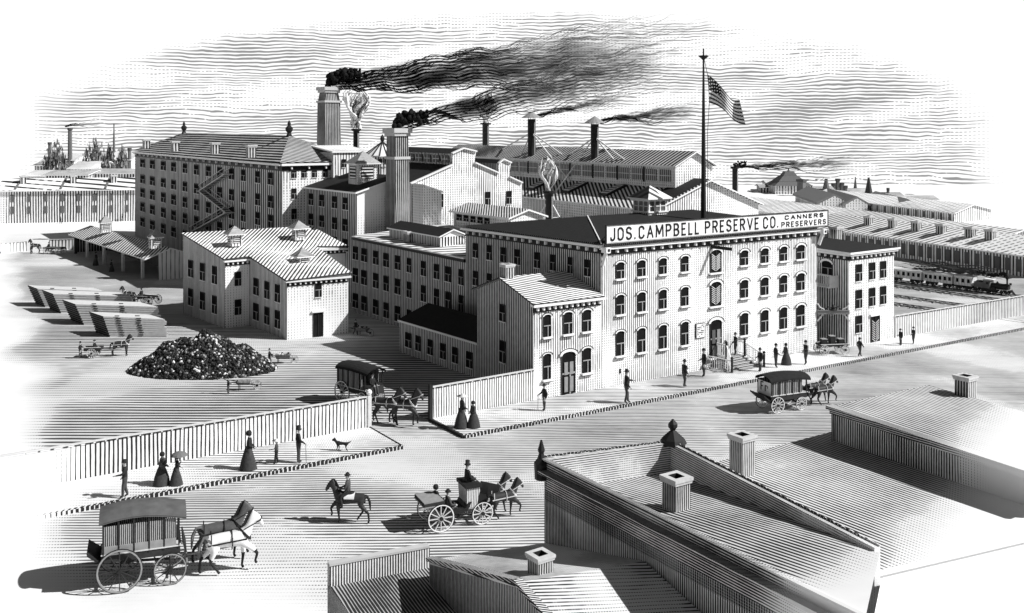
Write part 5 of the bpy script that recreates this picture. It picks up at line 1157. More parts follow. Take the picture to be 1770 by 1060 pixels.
def person_nodes(pose):
    n = []
    def add(x, y, z, r, p, t): n.append((x, y, z, r, p, t)); return len(n) - 1
    sit = pose in ('sit', 'ride'); hz_ = .90
    pel = add(0, 0, hz_, .15, None, 't'); ab = add(.01, 0, hz_ + .17, .15, pel, 'c'); ch = add(.015, 0, hz_ + .38, .18, ab, 'c'); nk0 = add(.0, 0, hz_ + .53, .09, ch, 'c'); nk = add(.015, 0, hz_ + .58, .05, nk0, 's')
    hd = add(.035, 0, hz_ + .69, .10, nk, 's'); tp = add(.015, 0, hz_ + .80, .08, hd, 'h'); add(-.055, 0, hz_ + .71, .075, hd, 'h'); add(.125, 0, hz_ + .675, .016, hd, 's')
    add(.03, .085, hz_ + .68, .012, hd, 's'); add(.03, -.085, hz_ + .68, .012, hd, 's')
    arms = {'walk': [((-.12, .24, 1.12), (.0, .26, .88)), ((.1, -.24, 1.12), (.24, -.24, .92))], 'stand': [((-.03, .25, 1.1), (.06, .26, .84)), ((-.02, -.25, 1.1), (.2, -.22, 1.0))],
            'push': [((.12, .22, 1.12), (.42, .2, .95)), ((.12, -.22, 1.12), (.42, -.2, .95))], 'reach': [((.1, .24, 1.15), (.38, .22, 1.12)), ((-.08, -.24, 1.12), (.1, -.24, .9))],
            'raise': [((-.12, .26, 1.3), (-.28, .26, 1.45)), ((.12, -.24, 1.15), (.35, -.2, 1.1))], 'sit': [((.08, .24, 1.1), (.33, .14, 1.02)), ((.08, -.24, 1.1), (.33, -.14, 1.02))], 'ride': [((.08, .24, 1.1), (.36, .08, 1.05)), ((.08, -.24, 1.1), (.36, -.08, 1.05))],
            'woman': [((.0, .22, 1.12), (.2, .12, 1.0)), ((.0, -.22, 1.12), (.2, -.12, 1.0))], 'parasol': [((.0, .22, 1.12), (.2, .12, 1.0)), ((.06, -.24, 1.18), (.2, -.2, 1.38))], 'cane': [((-.1, .24, 1.12), (-.02, .26, .9)), ((.08, -.24, 1.15), (.3, -.26, 1.0))]}[pose]
    for (e, w), s in zip(arms, (1, -1)):
        sh = add(0, .19 * s, hz_ + .46, .08, ch, 'c'); el = add(*e, .06, sh, 'c'); wr = add(*w, .038, el, 'c')
        d = (Vector(w) - Vector(e)).normalized(); pal = add(*(Vector(w) + d * .06), .032, wr, 's'); side = Vector((0, 0, 1)) if abs(d.z) < .6 else Vector((1, 0, 0))
        for i in range(4):
            o = side * (.027 - .018 * i); c = Vector(w) + d * .11 + o; k = add(*c, .010, pal, 's'); c2 = c + d * (.045 - .006 * abs(i - 1)) + Vector((0, -s * .016, -.012)); add(*c2, .008, k, 's')
        c = Vector(w) + d * .05 + side * .045 + Vector((0, -s * .02, 0)); add(*c, .011, wr if False else pal, 's')
    legs = {'walk': [((.12, .09, .5), (.20, .09, .09)), ((-.02, -.09, .48), (-.24, -.09, .14))], 'sit': [((.42, .1, .88), (.48, .1, .45)), ((.42, -.1, .88), (.48, -.1, .45))], 'ride': [((.30, .28, .72), (.18, .34, .30)), ((.30, -.28, .72), (.18, -.34, .30))],
            'reach': [((.08, .09, .5), (.10, .1, .09)), ((.0, -.09, .48), (-.12, -.1, .10))], 'push': [((.16, .09, .5), (.16, .09, .09)), ((-.04, -.09, .48), (-.28, -.09, .13))]}.get(pose, [((.02, .09, .48), (.03, .1, .09)), ((.0, -.09, .48), (-.03, -.1, .09))])
    for (k_, a_), s in zip(legs, (1, -1)):
        hp_ = add(0, .09 * s, hz_ - .06, .12, pel, 't'); kn = add(*k_, .085, hp_, 't'); an = add(*a_, .062, kn, 't'); add(a_[0] + .13, a_[1], max(.035, a_[2] - .055), .036, an, 'h')
    return n
PM = {}
def pmesh(pose, style):
    k = (pose, style)
    if k not in PM:
        coat = {'dark': COAT, 'shirt': SHIRT, 'grey': TROU}[style]; PM[k] = skin_mesh('body', person_nodes(pose), [SKIN, coat, TROU if style != 'grey' else COAT, HAIR], {'s': 0, 'c': 1, 't': 2, 'h': 3})
    return PM[k]
def lathe_mesh(name, prof, mat, n=14, sx=1, sy=1, c=(0, 0, 0)):
    if name not in PM: m = MB(); m.lathe(c, prof, n, 0, sx, sy); PM[name] = m.data(name.split('.')[0], mat, smooth=True)
    return PM[name]
def hat(kind):
    return {'bowler': lambda: lathe_mesh('hat.b', [(.15, 0), (.15, .012), (.1, .02), (.095, .08), (.05, .13), (.005, .14)], COAT, c=(.015, 0, 1.655)), 'top': lambda: lathe_mesh('hat.t', [(.15, 0), (.15, .015), (.095, .02), (.10, .19), (.005, .192)], COAT, c=(.015, 0, 1.655)),
            'wide': lambda: lathe_mesh('hat.w', [(.3, 0), (.3, .015), (.12, .03), (.1, .12), (.02, .14)], PALEW, c=(.015, 0, 1.655)), 'bonnet': lambda: lathe_mesh('hat.n', [(.12, -.1), (.135, .0), (.1, .09), (.02, .12)], COAT, c=(-.02, 0, 1.64))}[kind]()
def person(label, px, py, hpx, pose='stand', face=0.0, style='dark', hat_='bowler', group=None, z=0.0, loc=None, scale=None, skirt=None, item=None, name='person'):
    """face: heading in degrees, 0 = to the right of the picture (+X), 90 = away"""
    if loc is None: P = gp(px, py, z); loc = v3(P, z); sc = hpx / F * P.y / 1.78
    else: sc = scale or 1.0; loc = Vector(loc)
    r = thing(name, label, 'person', loc, R(face), group, sc); inst('body', pmesh(pose, style), r)
    if hat_: inst('hat', hat(hat_), r)
    if skirt:
        inst('skirt', lathe_mesh('skirt.' + skirt, [(.36, 0.0), (.35, .05), (.27, .45), (.16, .85), (.115, 1.02), (.10, 1.04)] if skirt == 'a' else [(.40, 0), (.39, .06), (.34, .4), (.22, .8), (.115, 1.03), (.1, 1.05)], SKIRTM, 18, 1.12, .95, (-.05, 0, 0)), r)
        if skirt == 'b': inst('shawl', lathe_mesh('shawl', [(.27, 1.0), (.25, 1.15), (.19, 1.38), (.07, 1.48)], TROU, 14, .75, 1.0), r)
    if item == 'cane':
        m = MB(); m.tube([(.33, -.27, 1.02), (.36, -.27, .02)], .013, 6); m.tube([(.33, -.27, 1.0), (.28, -.27, 1.04)], .014, 6); o = m.build('cane', BLACK, None, world=False); o.parent = r
    if item == 'parasol':
        m = MB(); m.tube([(.2, -.2, 1.3), (.12, -.2, 2.05)], .012, 6, 1); m.lathe((.12, -.2, 1.78), [(.5, 0), (.42, .1), (.22, .2), (.02, .27)], 10, 0); o = m.build('parasol', [MIDG, BLACK], None, world=False); o.parent = r
    if item == 'tool':
        m = MB(); m.tube([(-.24, .27, 1.42), (-.75, .3, 1.62)], .016, 6); m.box((-.82, .3, 1.65), (.22, .16, .04), 0, 0, 0, .3); o = m.build('shovel', BLACK, None, world=False); o.parent = r
    return r
UP = math.degrees(math.atan2(U.y, U.x))
person('man in dark coat leading the group, leftmost walker on the near pavement', 216, 860, 66, 'reach', 200, hat_='bowler', z=.13)
person('woman in long dark veil and gown left of the parasol lady', 281, 838, 58, 'woman', 30, hat_='bonnet', skirt='b', z=.13)
person('woman carrying an open parasol on the near pavement', 306, 838, 52, 'parasol', 20, hat_='bonnet', skirt='a', z=.13, item='parasol')
person('tall woman in dark gown standing by the child on the near pavement', 431, 811, 68, 'woman', 10, hat_='bonnet', skirt='a', z=.13)
person('small child with outstretched arms between the tall woman and the caned man', 478, 802, 43, 'reach', 190, style='grey', hat_='wide', z=.13, skirt='c' if False else None)
person('man in long coat leaning on a cane near the stray dog', 516, 800, 62, 'cane', 15, hat_='top', z=.13, item='cane')
person('woman in broad pale hat at the corner of the pavement by the gate', 799, 739, 58, 'woman', 20, hat_='wide', skirt='a', z=.13)
person('woman in full bell skirt to the right of the broad-hatted woman', 817.5, 739, 47, 'woman', 200, hat_='bonnet', skirt='b', z=.13)
person('man with a stick standing left of the office door', 941, 710, 47, 'cane', 200, hat_='bowler', z=.13, item='cane')
person('man in tailcoat reaching forward at the left corner of the factory', 1083, 697, 59, 'reach', 10, hat_='bowler', z=.13)
person('man reading a paper alone on the pavement before the white factory wall', 1183, 669, 48, 'reach', 25, hat_='bowler', z=.13)
person('man standing close beside the left foot of the entrance steps', 1217, 651, 49, 'stand', 190, style='dark', hat_='bowler', z=.13)
P, _ = on_wall(A, B, 1262, 600); person('man on the landing of the entrance steps', 0, 0, 0, 'reach', 200, loc=v3(P + nf * .5, .79), scale=.84)
person('man waiting just right of the entrance steps', 1314, 642, 41, 'stand', 200, hat_='bowler', z=.13)
person('man facing the bustled woman on the pavement', 1341, 635.5, 42, 'stand', 10, hat_='bowler', z=.13)
person('woman in bustled dress talking to a man on the pavement', 1358, 630.5, 38, 'woman', 190, hat_='bonnet', skirt='b', z=.13)
person('man walking left near the right corner of the factory', 1393, 630, 42, 'reach', 200, hat_='bowler', z=.13)
person('man standing at the corner of the end annex', 1486, 617, 34, 'walk', 20, hat_='bowler', z=.13)
person('left of the two men by the far railway fence', 1557, 597, 29, 'stand', 200, hat_='bowler', z=.13)
person('right of the two men by the far railway fence', 1579, 594.5, 30, 'reach', 200, hat_='bowler', z=.13)
person('figure standing on the annex balcony', 0, 0, 0, 'stand', 200, loc=BALC, scale=.72)
person('man pushing at the back of the two-wheeled yard cart', 138.5, 619.5, 29, 'reach', 5, hat_='bowler')
person('workman with raised shovel before the heap', 394.5, 681.5, 30, 'raise', 10, hat_='bowler', item='tool')
person('workman with a handcart right of the heap', 465.5, 630, 28, 'push', 5, hat_='bowler')
person('workman pushing a handcart beside the packing shed corner', 614.5, 579, 27, 'push', -20, hat_='bowler')
person('woman in dark dress under the edge of the open shed', 166, 459, 24, 'woman', 0, hat_='bonnet', skirt='a')
person('second dark-dressed woman between the shed posts', 192.5, 469.5, 21, 'woman', 180, hat_='bonnet', skirt='a')
person('tiny man at the head of the far left horse', 53, 439.5, 17, 'reach', 30, hat_='bowler')
person('tiny lone walker before the far long row', 105, 387, 12, 'walk', 0, hat_='bowler')
person('left of the two tiny walkers next to the mill', 211.5, 383, 13, 'walk', 180, hat_='bowler')
person('right of the two tiny walkers next to the mill', 220.5, 382, 14, 'walk', 0, hat_='bowler')
# dog
def dog():
    n = [(-.32, 0, .42, .085, None, 'd'), (-.1, 0, .42, .09, 0, 'd'), (.15, 0, .43, .11, 1, 'd'), (.3, 0, .5, .08, 2, 'd'), (.42, 0, .62, .075, 3, 'd'), (.56, 0, .58, .045, 4, 'd'), (.40, .05, .72, .02, 4, 'd'), (.40, -.05, .72, .02, 4, 'd'),
         (-.48, 0, .5, .03, 0, 'd'), (-.62, 0, .6, .015, 8, 'd')]
    for x, s, dx in ((.2, 1, .1), (.2, -1, -.02), (-.3, 1, -.1), (-.3, -1, .02)):
        i = len(n); n.append((x, .08 * s, .32, .05, 2 if x > 0 else 0, 'd')); n.append((x + dx * .5 + (-.05 if x > 0 else .05), .08 * s, .18, .028, i, 'd')); n.append((x + dx, .08 * s, .03, .022, i + 1, 'd')); n.append((x + dx + .05, .08 * s, .02, .02, i + 2, 'd'))
    return n
P = gp(590, 779, .13); r = thing('dog', 'small black dog trotting on the pavement by the fence post', 'dog', v3(P, .13), R(172), None, .85); inst('body', skin_mesh('dog_body', dog(), [COAT], {'d': 0}), r)

# ================================================================== horses
def horse_nodes(pose):
    n = []
    def add(x, y, z, r, p, t='h'): n.append((x, y, z, r, p, t)); return len(n) - 1
    rump = add(-.62, 0, 1.28, .24, None); loin = add(-.28, 0, 1.22, .27, rump); bar = add(.08, 0, 1.18, .29, loin); chs = add(.45, 0, 1.22, .27, bar); nk = add(.66, 0, 1.46, .185, chs); nm = add(.76, 0, 1.74, .14, nk); pl = add(.85, 0, 1.97, .115, nm); fc = add(1.00, 0, 1.86, .12, pl); mz = add(1.13, 0, 1.64, .085, fc); mz2 = add(1.18, 0, 1.54, .07, mz)
    add(.83, .06, 2.14, .025, pl); add(.83, -.06, 2.14, .025, pl)
    tb = add(-.88, 0, 1.34, .06, rump, 't'); t1 = add(-1.02, 0, 1.05, .07, tb, 't'); add(-1.05, 0, .62, .03, t1, 't')
    fore = {'trot': [((.78, .86), (.98, .62), (.90, .36)), ((.52, .80), (.50, .46), (.46, .13))], 'walk': [((.58, .82), (.66, .48), (.72, .13)), ((.46, .80), (.42, .47), (.30, .15))], 'stand': [((.50, .8), (.51, .46), (.50, .12)), ((.50, .8), (.51, .46), (.50, .12))]}[pose]
    hind = {'trot': [((-.50, .90), (-.66, .52), (-.40, .16)), ((-.60, .90), (-.98, .52), (-1.02, .14))], 'walk': [((-.48, .90), (-.68, .52), (-.52, .13)), ((-.60, .90), (-.96, .52), (-.98, .14))], 'stand': [((-.56, .9), (-.82, .52), (-.78, .12)), ((-.56, .9), (-.82, .52), (-.78, .12))]}[pose]
    for (e, k, f), s in zip(fore, (-1, 1)):
        a = add(.50, .14 * s, 1.04, .16, chs); b = add(e[0], .16 * s, e[1], .11, a); c = add(k[0], .16 * s, k[1], .055, b, 'l'); d = add(f[0], .16 * s, f[1], .042, c, 'l'); add(f[0] + .06, .16 * s, max(.04, f[1] - .09), .058, d, 'l')
    for (e, k, f), s in zip(hind, (-1, 1)):
        a = add(-.58, .13 * s, 1.10, .20, rump); b = add(e[0], .16 * s, e[1], .145, a); b = add((e[0] + k[0]) / 2, .16 * s, (e[1] + k[1]) / 2, .095, b); c = add(k[0], .16 * s, k[1], .058, b, 'l'); d = add(f[0], .16 * s, f[1], .044, c, 'l'); add(f[0] + .06, .16 * s, max(.04, f[1] - .09), .058, d, 'l')
    return n
HC = plain('dark_horse_coat', .035, .55, .9, 5.0, .3); HW = plain('grey_horse_coat', .75, .6, .3, 4.0); HL = plain('horse_leg', .02, .6, .3); BROWN = plain('brown_horse_coat', .09, .55, .8, 5.0, .3)
def horse(label, loc, rz, pose='trot', coat='dark', sc=1.0, harness=True, blanket=False, group=None):
    k = ('horse', pose, coat)
    if k not in PM:
        c, l, t = {'dark': (HC, HL, HL), 'white': (HW, HL, MIDG), 'brown': (BROWN, HL, MIDG)}[coat]; PM[k] = skin_mesh('body', horse_nodes(pose), [c, l, t], {'h': 0, 'l': 1, 't': 2}, 2)
    r = thing('horse', label, 'horse', loc, rz, group, sc); inst('body', PM[k], r)
    if 'mane' not in PM:
        m = MB(); pts = [Vector((.42, 0, 1.52)), Vector((.54, 0, 1.68)), Vector((.64, 0, 1.88)), Vector((.73, 0, 2.05)), Vector((.86, 0, 2.11))]
        for a, b in zip(pts[:-1], pts[1:]): m.bar(a, b, .07, .10)
        m.bar(pts[-1], (.97, 0, 2.0), .06, .06); PM['mane'] = m.data('mane', HL)
        m = MB()
        def band(c, ax, r1, r2, w=.04, k=14):
            ax = Vector(ax).normalized(); u_ = Vector((0, 1, 0)); v_ = ax.cross(u_); p = [Vector(c) + u_ * r1 * math.cos(t * 6.2832 / k) + v_ * r2 * math.sin(t * 6.2832 / k) for t in range(k + 1)]
            for a, b in zip(p[:-1], p[1:]): m.bar(a, b, .025, w)
        band((.10, 0, 1.18), (1, 0, 0), .30, .32); band((.56, 0, 1.36), (.72, 0, .65), .24, .30, .09); band((1.05, 0, 1.78), (.5, 0, -.85), .11, .12, .03)
        for s in (-1, 1): m.bar((.62, .25 * s, 1.22), (-.75, .28 * s, 1.14), .03, .05); m.bar((-.62, .25 * s, 1.14), (-.62, .20 * s, 1.5), .03, .04); m.bar((.50, .2 * s, 1.55), (1.12, .1 * s, 1.78), .015, .03)
        PM['harness'] = m.data('harness', PALEW); PM['harness_dark'] = m.data('harness', BLACK)
        m = MB(); m.lathe((0, 0, 0), [(0.01, 0), (.3, 0)], 4)
        m = MB(); k_ = 10
        for i in range(k_):
            a0, a1 = math.pi * (.08 + .84 * i / k_), math.pi * (.08 + .84 * (i + 1) / k_); f_ = lambda a, x: Vector((x, .315 * math.cos(a), 1.17 + .325 * math.sin(a)))
            m.face([f_(a0, -.3), f_(a0, .22), f_(a1, .22), f_(a1, -.3)])
        PM['blanket'] = m.data('saddle_cloth', WHITE)
        m = MB(); m.lathe((-.02, 0, 1.47), [(.28, 0), (.2, .06), (.12, .05)], 12, 0, 1, .7); PM['saddle'] = m.data('saddle', BLACK)
    inst('mane', PM['mane'], r)
    if harness: inst('harness', PM['harness' if coat == 'dark' else 'harness_dark'], r)
    if blanket: inst('saddle_cloth', PM['blanket'], r); inst('saddle', PM['saddle'], r)
    return r
# ================================================================== wheels and vehicles
def wheel_meshes(rad, pale, ns=12, w=.06):
    k = ('wheel', round(rad, 2), pale)
    if k not in PM:
        m = MB()
        for i in range(ns): a = 2 * math.pi * i / ns; m.bar((.05 * math.cos(a), 0, .05 * math.sin(a)), (rad * .93 * math.cos(a), 0, rad * .93 * math.sin(a)), .028, .035, 0)
        m.tube([(0, -.10, 0), (0, .10, 0)], .075, 8, 1); s = m.data('spokes', [PALEW if pale else DARK, BLACK])
        m = MB(); n_ = 26
        for i in range(n_):
            a0, a1 = 2 * math.pi * i / n_, 2 * math.pi * (i + 1) / n_; q = lambda a, r_, y: Vector((r_ * math.cos(a), y, r_ * math.sin(a)))
            for r0, r1, mt in ((rad * .90, rad * .97, 0), (rad * .97, rad, 1)):
                for y, fl in ((-w / 2, 0), (w / 2, 1)):
                    f_ = [q(a0, r0, y), q(a1, r0, y), q(a1, r1, y), q(a0, r1, y)]; m.face(f_ if not fl else f_[::-1], mt)
            m.face([q(a0, rad, -w / 2), q(a1, rad, -w / 2), q(a1, rad, w / 2), q(a0, rad, w / 2)], 1); m.face([q(a1, rad * .9, -w / 2), q(a0, rad * .9, -w / 2), q(a0, rad * .9, w / 2), q(a1, rad * .9, w / 2)], 0)
        PM[k] = (s, m.data('rim', [WHITE if pale else GREYW, BLACK]))
    return PM[k]
def wheels(r, lst, pale=True):
    for x, y, rad in lst:
        s, rim = wheel_meshes(rad, pale); o = inst('wheel', s, r, (x, y, rad)); inst('rim', rim, o)
def arch(m, x0, x1, w, zs, rise, mt=0, k=10, lift=0.0, over=.08, crown=0.0):
    """barrel canopy along x; the crown line bows by `crown` along its length"""
    nx = 8; P_ = {}
    for i in range(nx + 1):
        x = x0 + (x1 - x0) * i / nx; l_ = lift * (i / nx) + crown * math.sin(math.pi * (.15 + .85 * i / nx))
        for j in range(k + 1): a = math.pi * j / k; P_[i, j] = Vector((x, (w / 2 + over) * math.cos(a), zs + l_ + rise * math.sin(a)))
    for i in range(nx):
        for j in range(k):
            q = [P_[i, j], P_[i + 1, j], P_[i + 1, j + 1], P_[i, j + 1]]; m.face(q, mt); m.face([p - Vector((0, 0, .05)) for p in q[::-1]], mt)
    return P_
def covered_wagon(label, loc, rz, L=2.6, W_=1.35, rr=.62, rf=.48, zb=.85, hs=.95, rise=.35, panels='curtain', tail=True, crown=.1, pale=True, sc=1.0, roofm_=None, writing=False, track=None, axx=None):
    r = thing('covered_wagon', label, 'wagon', loc, rz, None, sc); tk = track or W_ + .12
    m = MB(); m.box((0, 0, zb + .12), (L, W_, .30), 0, 0); m.box((0, 0, zb + .28), (L + .06, W_ + .06, .05), 0, 1); m.build('body', [DARK, PALEW], r, world=False)
    m = MB(); zt = zb + .27 + hs; arch(m, -L / 2 - .1, L / 2 + .22, W_, zt, rise, 0, crown=crown); o = m.build('canopy', [roofm_ or TAR], r, world=False, smooth=True)
    for i in range(6):
        for s in (-1, 1): m = MB(); x = -L / 2 + .05 + (L - .1) * i / 5; m.bar((x, W_ / 2 * s, zb + .2), (x, W_ / 2 * s, zt + crown * math.sin(math.pi * (.15 + .85 * (x + L / 2) / L))), .06, .06, 0); m.build('canopy_post', [BLACK], r, world=False)
    m = MB()
    for s in (-1, 1):
        if panels == 'curtain': m.box((-.05, (W_ / 2 - .03) * s, (zb + .25 + zt) / 2 + .15), (L * .93, .03, hs * .72), 0, 0); m.box((-.05, (W_ / 2 - .0) * s, zb + .42), (L * .93, .05, .32), 0, 1)
        else: m.box((-.12, (W_ / 2 - .03) * s, (zb + .25 + zt) / 2), (L * .82, .04, hs + .1), 0, 2)
    m.box((-L / 2 + .03, 0, (zb + .25 + zt) / 2), (.04, W_ * .9, hs), 0, 0 if not writing else 3)
    m.build('side_curtain', [engr(.07, .62, 'u', .42, fade=None), GREYW, engr(.12, .72, 'u', .5, fade=None), WHITE], r, world=False)
    if writing:   # letters of the tail curtain
        m = MB(); x = -L / 2 + .0
        def bx(y, z, w, h): m.box((x, y, zb + .7 + z), (.03, w, h), 0, 0)
        for a in ((.3, 0, .06, .5), (.2, .22, .22, .06), (.22, .0, .16, .06), (-.08, -.08, .06, .34), (-.17, .06, .16, .05), (-.28, -.0, .04, .12)): bx(*a)
        m.build('lettering', BLACK, r, world=False)
    if tail: m = MB(); m.hexa([Vector(p) for p in ((-L / 2 - .5, -W_ / 2, zb + .30), (-L / 2, -W_ / 2, zb - .1), (-L / 2, W_ / 2, zb - .1), (-L / 2 - .5, W_ / 2, zb + .30))], [Vector(p) for p in ((-L / 2 - .52, -W_ / 2, zb + .40), (-L / 2, -W_ / 2, zb + .0), (-L / 2, W_ / 2, zb + .0), (-L / 2 - .52, W_ / 2, zb + .40))]); m.build('tailboard', BLACK, r, world=False)
    m = MB(); ax = axx or (-L / 2 + rr * .75, L / 2 - rf * .6)
    for x, rd in zip(ax, (rr, rf)): m.bar((x, -tk / 2, rd), (x, tk / 2, rd), .07, .07); m.bar((x, -.3, rd), (x, -.3, zb), .1, .05); m.bar((x, .3, rd), (x, .3, zb), .1, .05)
    m.bar((ax[0], 0, rr), (ax[1], 0, rf + .08), .08, .08); m.build('axle', BLACK, r, world=False)
    m = MB(); m.bar((ax[1], 0, rf + .1), (L / 2 + 2.2, 0, .85), .07, .07); m.bar((L / 2 + .25, -.6, .7), (L / 2 + .25, .6, .7), .05, .05); m.build('shaft_pole', GREYW, r, world=False)
    m = MB(); m.box((L / 2 - .2, 0, zb + .5), (.4, W_ * .9, .1)); m.box((L / 2 + .15, 0, zb + .2), (.05, W_ * .9, .5), 0, 0, 0, -.25); m.build('driver_seat', BLACK, r, world=False)
    wheels(r, [(ax[0], tk / 2, rr), (ax[0], -tk / 2, rr), (ax[1], tk / 2 * .92, rf), (ax[1], -tk / 2 * .92, rf)], pale)
    return r
def local(loc, rz, x, y, z=0.0, sc=1.0): return Vector((loc[0] + (x * math.cos(rz) - y * math.sin(rz)) * sc, loc[1] + (x * math.sin(rz) + y * math.cos(rz)) * sc, loc[2] + z * sc if len(loc) > 2 else z * sc))
# 1 omnibus lower left
c = gp(245, 1003); rz = R(20); loc = v3(c, 0); covered_wagon('large curtained omnibus wagon in the lower left foreground', loc, rz, L=2.75, W_=1.45, rr=.82, rf=.60, zb=1.15, hs=1.05, rise=.28, panels='curtain', crown=.28, sc=.93, pale=False, roofm_=plain('grey_canopy', .10, .9, 1.2, 2.0), track=1.75)
horse('white horse of the omnibus team, nearer the viewer, foreleg raised', local(loc, rz, 2.95, -.42), rz, 'trot', 'white', 1.0)
horse('dark horse of the omnibus team behind the white horse', local(loc, rz, 2.75, .62), rz, 'trot', 'brown', 1.0)
# 2 wagon in the gateway
c = gp(622, 697); d = (gp(705, 738) - c); rz = math.atan2(d.y, d.x) + R(14); loc = v3(c, 0)
covered_wagon('dark covered wagon coming out through the yard gate', loc, rz, L=2.7, W_=1.45, rr=.72, rf=.5, zb=.85, hs=1.0, rise=.32, panels='solid', crown=.12, sc=.92, tail=False, track=1.55)
person('driver seated under the canopy of the gateway wagon', 0, 0, 0, 'sit', math.degrees(rz), loc=local(loc, rz, 1.15, 0, .45, .92), scale=.85)
hr = rz + R(18); horse('dark horse of the gateway wagon team, leading at the right', gp(712, 739).to_3d() - Vector((.45, -.3, 0)), hr, 'trot', 'dark', .98)
horse('dark horse of the gateway wagon team, nearer the wagon', gp(676, 736).to_3d() - Vector((.25, -.3, 0)), hr, 'walk', 'dark', .98)
# 3 wagon on the right
c = gp(1352, 707); rz = math.atan2(.8, 1.4) - R(6); loc = v3(c, 0)
covered_wagon('black-topped delivery wagon with lettered tail curtain driving away up the street', loc, rz, L=2.5, W_=1.25, rr=.47, rf=.38, zb=.72, hs=.72, rise=.28, panels='solid', crown=.14, writing=True, sc=1.0, track=1.35, axx=(-.85, .85))
horse('dark horse of the delivery wagon team, nearer the viewer', local(loc, rz, 2.75, -.32), rz - R(6), 'trot', 'dark', .78)
horse('dark horse of the delivery wagon team, on the far side', local(loc, rz, 2.75, .36), rz - R(6), 'walk', 'dark', .78)
# 4 open carriage
c = gp(783, 905); rz = R(24); loc = v3(c, 0); r = thing('open_carriage', 'open carriage with folded hood and high coachman box in the street', 'carriage', loc, rz, None, 1.0)
m = MB(); 
prof_ = [(-.95, .95), (-.55, .62), (.15, .55), (.45, .62), (.62, .95), (.5, .95), (.35, .72), (-.45, .74), (-.8, 1.0)]
for s in (-1, 1): m.face([(x, .5 * s, z) for x, z in prof_][::s])
for i in range(len(prof_)): a, b = prof_[i], prof_[(i + 1) % len(prof_)]; m.face([(a[0], -.5, a[1]), (b[0], -.5, b[1]), (b[0], .5, b[1]), (a[0], .5, a[1])])
m.build('body', BLACK, r, world=False)
m = MB(); m.box((-1.0, 0, 1.12), (.85, 1.25, .16), 0, 0, 0, -.03); m.box((-1.02, 0, 1.21), (.8, 1.2, .04), 0, 1, 0, -.03); m.box((-1.0, 0, 1.05), (.88, 1.28, .05), 0, 1); m.build('folded_hood', [DARK, GREYW], r, world=False)
m = MB(); m.hexa([Vector(p) for p in ((.45, -.45, .7), (.85, -.45, .7), (.85, .45, .7), (.45, .45, .7))], [Vector(p) for p in ((.4, -.5, 1.5), (1.0, -.5, 1.5), (1.0, .5, 1.5), (.4, .5, 1.5))], 0); m.box((.7, 0, 1.56), (.7, 1.1, .12), 0, 1); m.bar((1.0, 0, 1.0), (1.5, 0, .95), .05, .9, 1); m.bar((1.5, 0, .95), (1.65, 0, 1.4), .05, .9, 1); m.build('coachman_box', [engr(.07, .45, 'u', .8, fade=None), BLACK], r, world=False)
m = MB(); m.bar((-.75, -.62, .58), (-.75, .62, .58), .06); m.bar((1.05, -.55, .45), (1.05, .55, .45), .06); m.bar((-.75, 0, .58), (1.05, 0, .5), .07); m.tube([(-1.1, .35, .9), (-.9, .35, .68), (-.5, .35, .66)], .03, 6); m.tube([(-1.1, -.35, .9), (-.9, -.35, .68), (-.5, -.35, .66)], .03, 6); m.bar((1.05, 0, .5), (2.5, 0, .8), .06); m.build('undercarriage', GREYW, r, world=False)
wheels(r, [(-.75, .66, .56), (-.75, -.66, .56), (1.05, .6, .46), (1.05, -.6, .46)])
person('coachman in top hat driving the open carriage', 0, 0, 0, 'sit', math.degrees(rz), loc=local(loc, rz, .62, 0, .78), scale=.92, hat_='top')
person('passenger lying back in the open carriage, nearer the viewer', 0, 0, 0, 'sit', math.degrees(rz), loc=local(loc, rz, -.32, -.25, .02), scale=.85, style='grey')
person('passenger in bonnet on the far seat of the open carriage', 0, 0, 0, 'sit', math.degrees(rz), loc=local(loc, rz, -.62, .28, .10), scale=.85, hat_='bonnet')
horse('dark carriage horse nearer the viewer with raised foreleg', local(loc, rz, 2.1, -.3), rz - R(2), 'trot', 'dark', .74)
horse('dark carriage horse on the far side of the pole', local(loc, rz, 1.85, .36), rz - R(2), 'walk', 'dark', .76)
# 5 rider
P = gp(604, 903); rzr = R(176); horse('dark saddled horse ridden to the left along the street', v3(P, 0), rzr, 'trot', 'dark', .82, harness=False, blanket=True)
person('rider in a pale jacket on the saddled horse', 0, 0, 0, 'ride', 176, loc=local(v3(P, 0), rzr, .08, 0, .56, .82), scale=.88, hat_='bowler', style='grey')
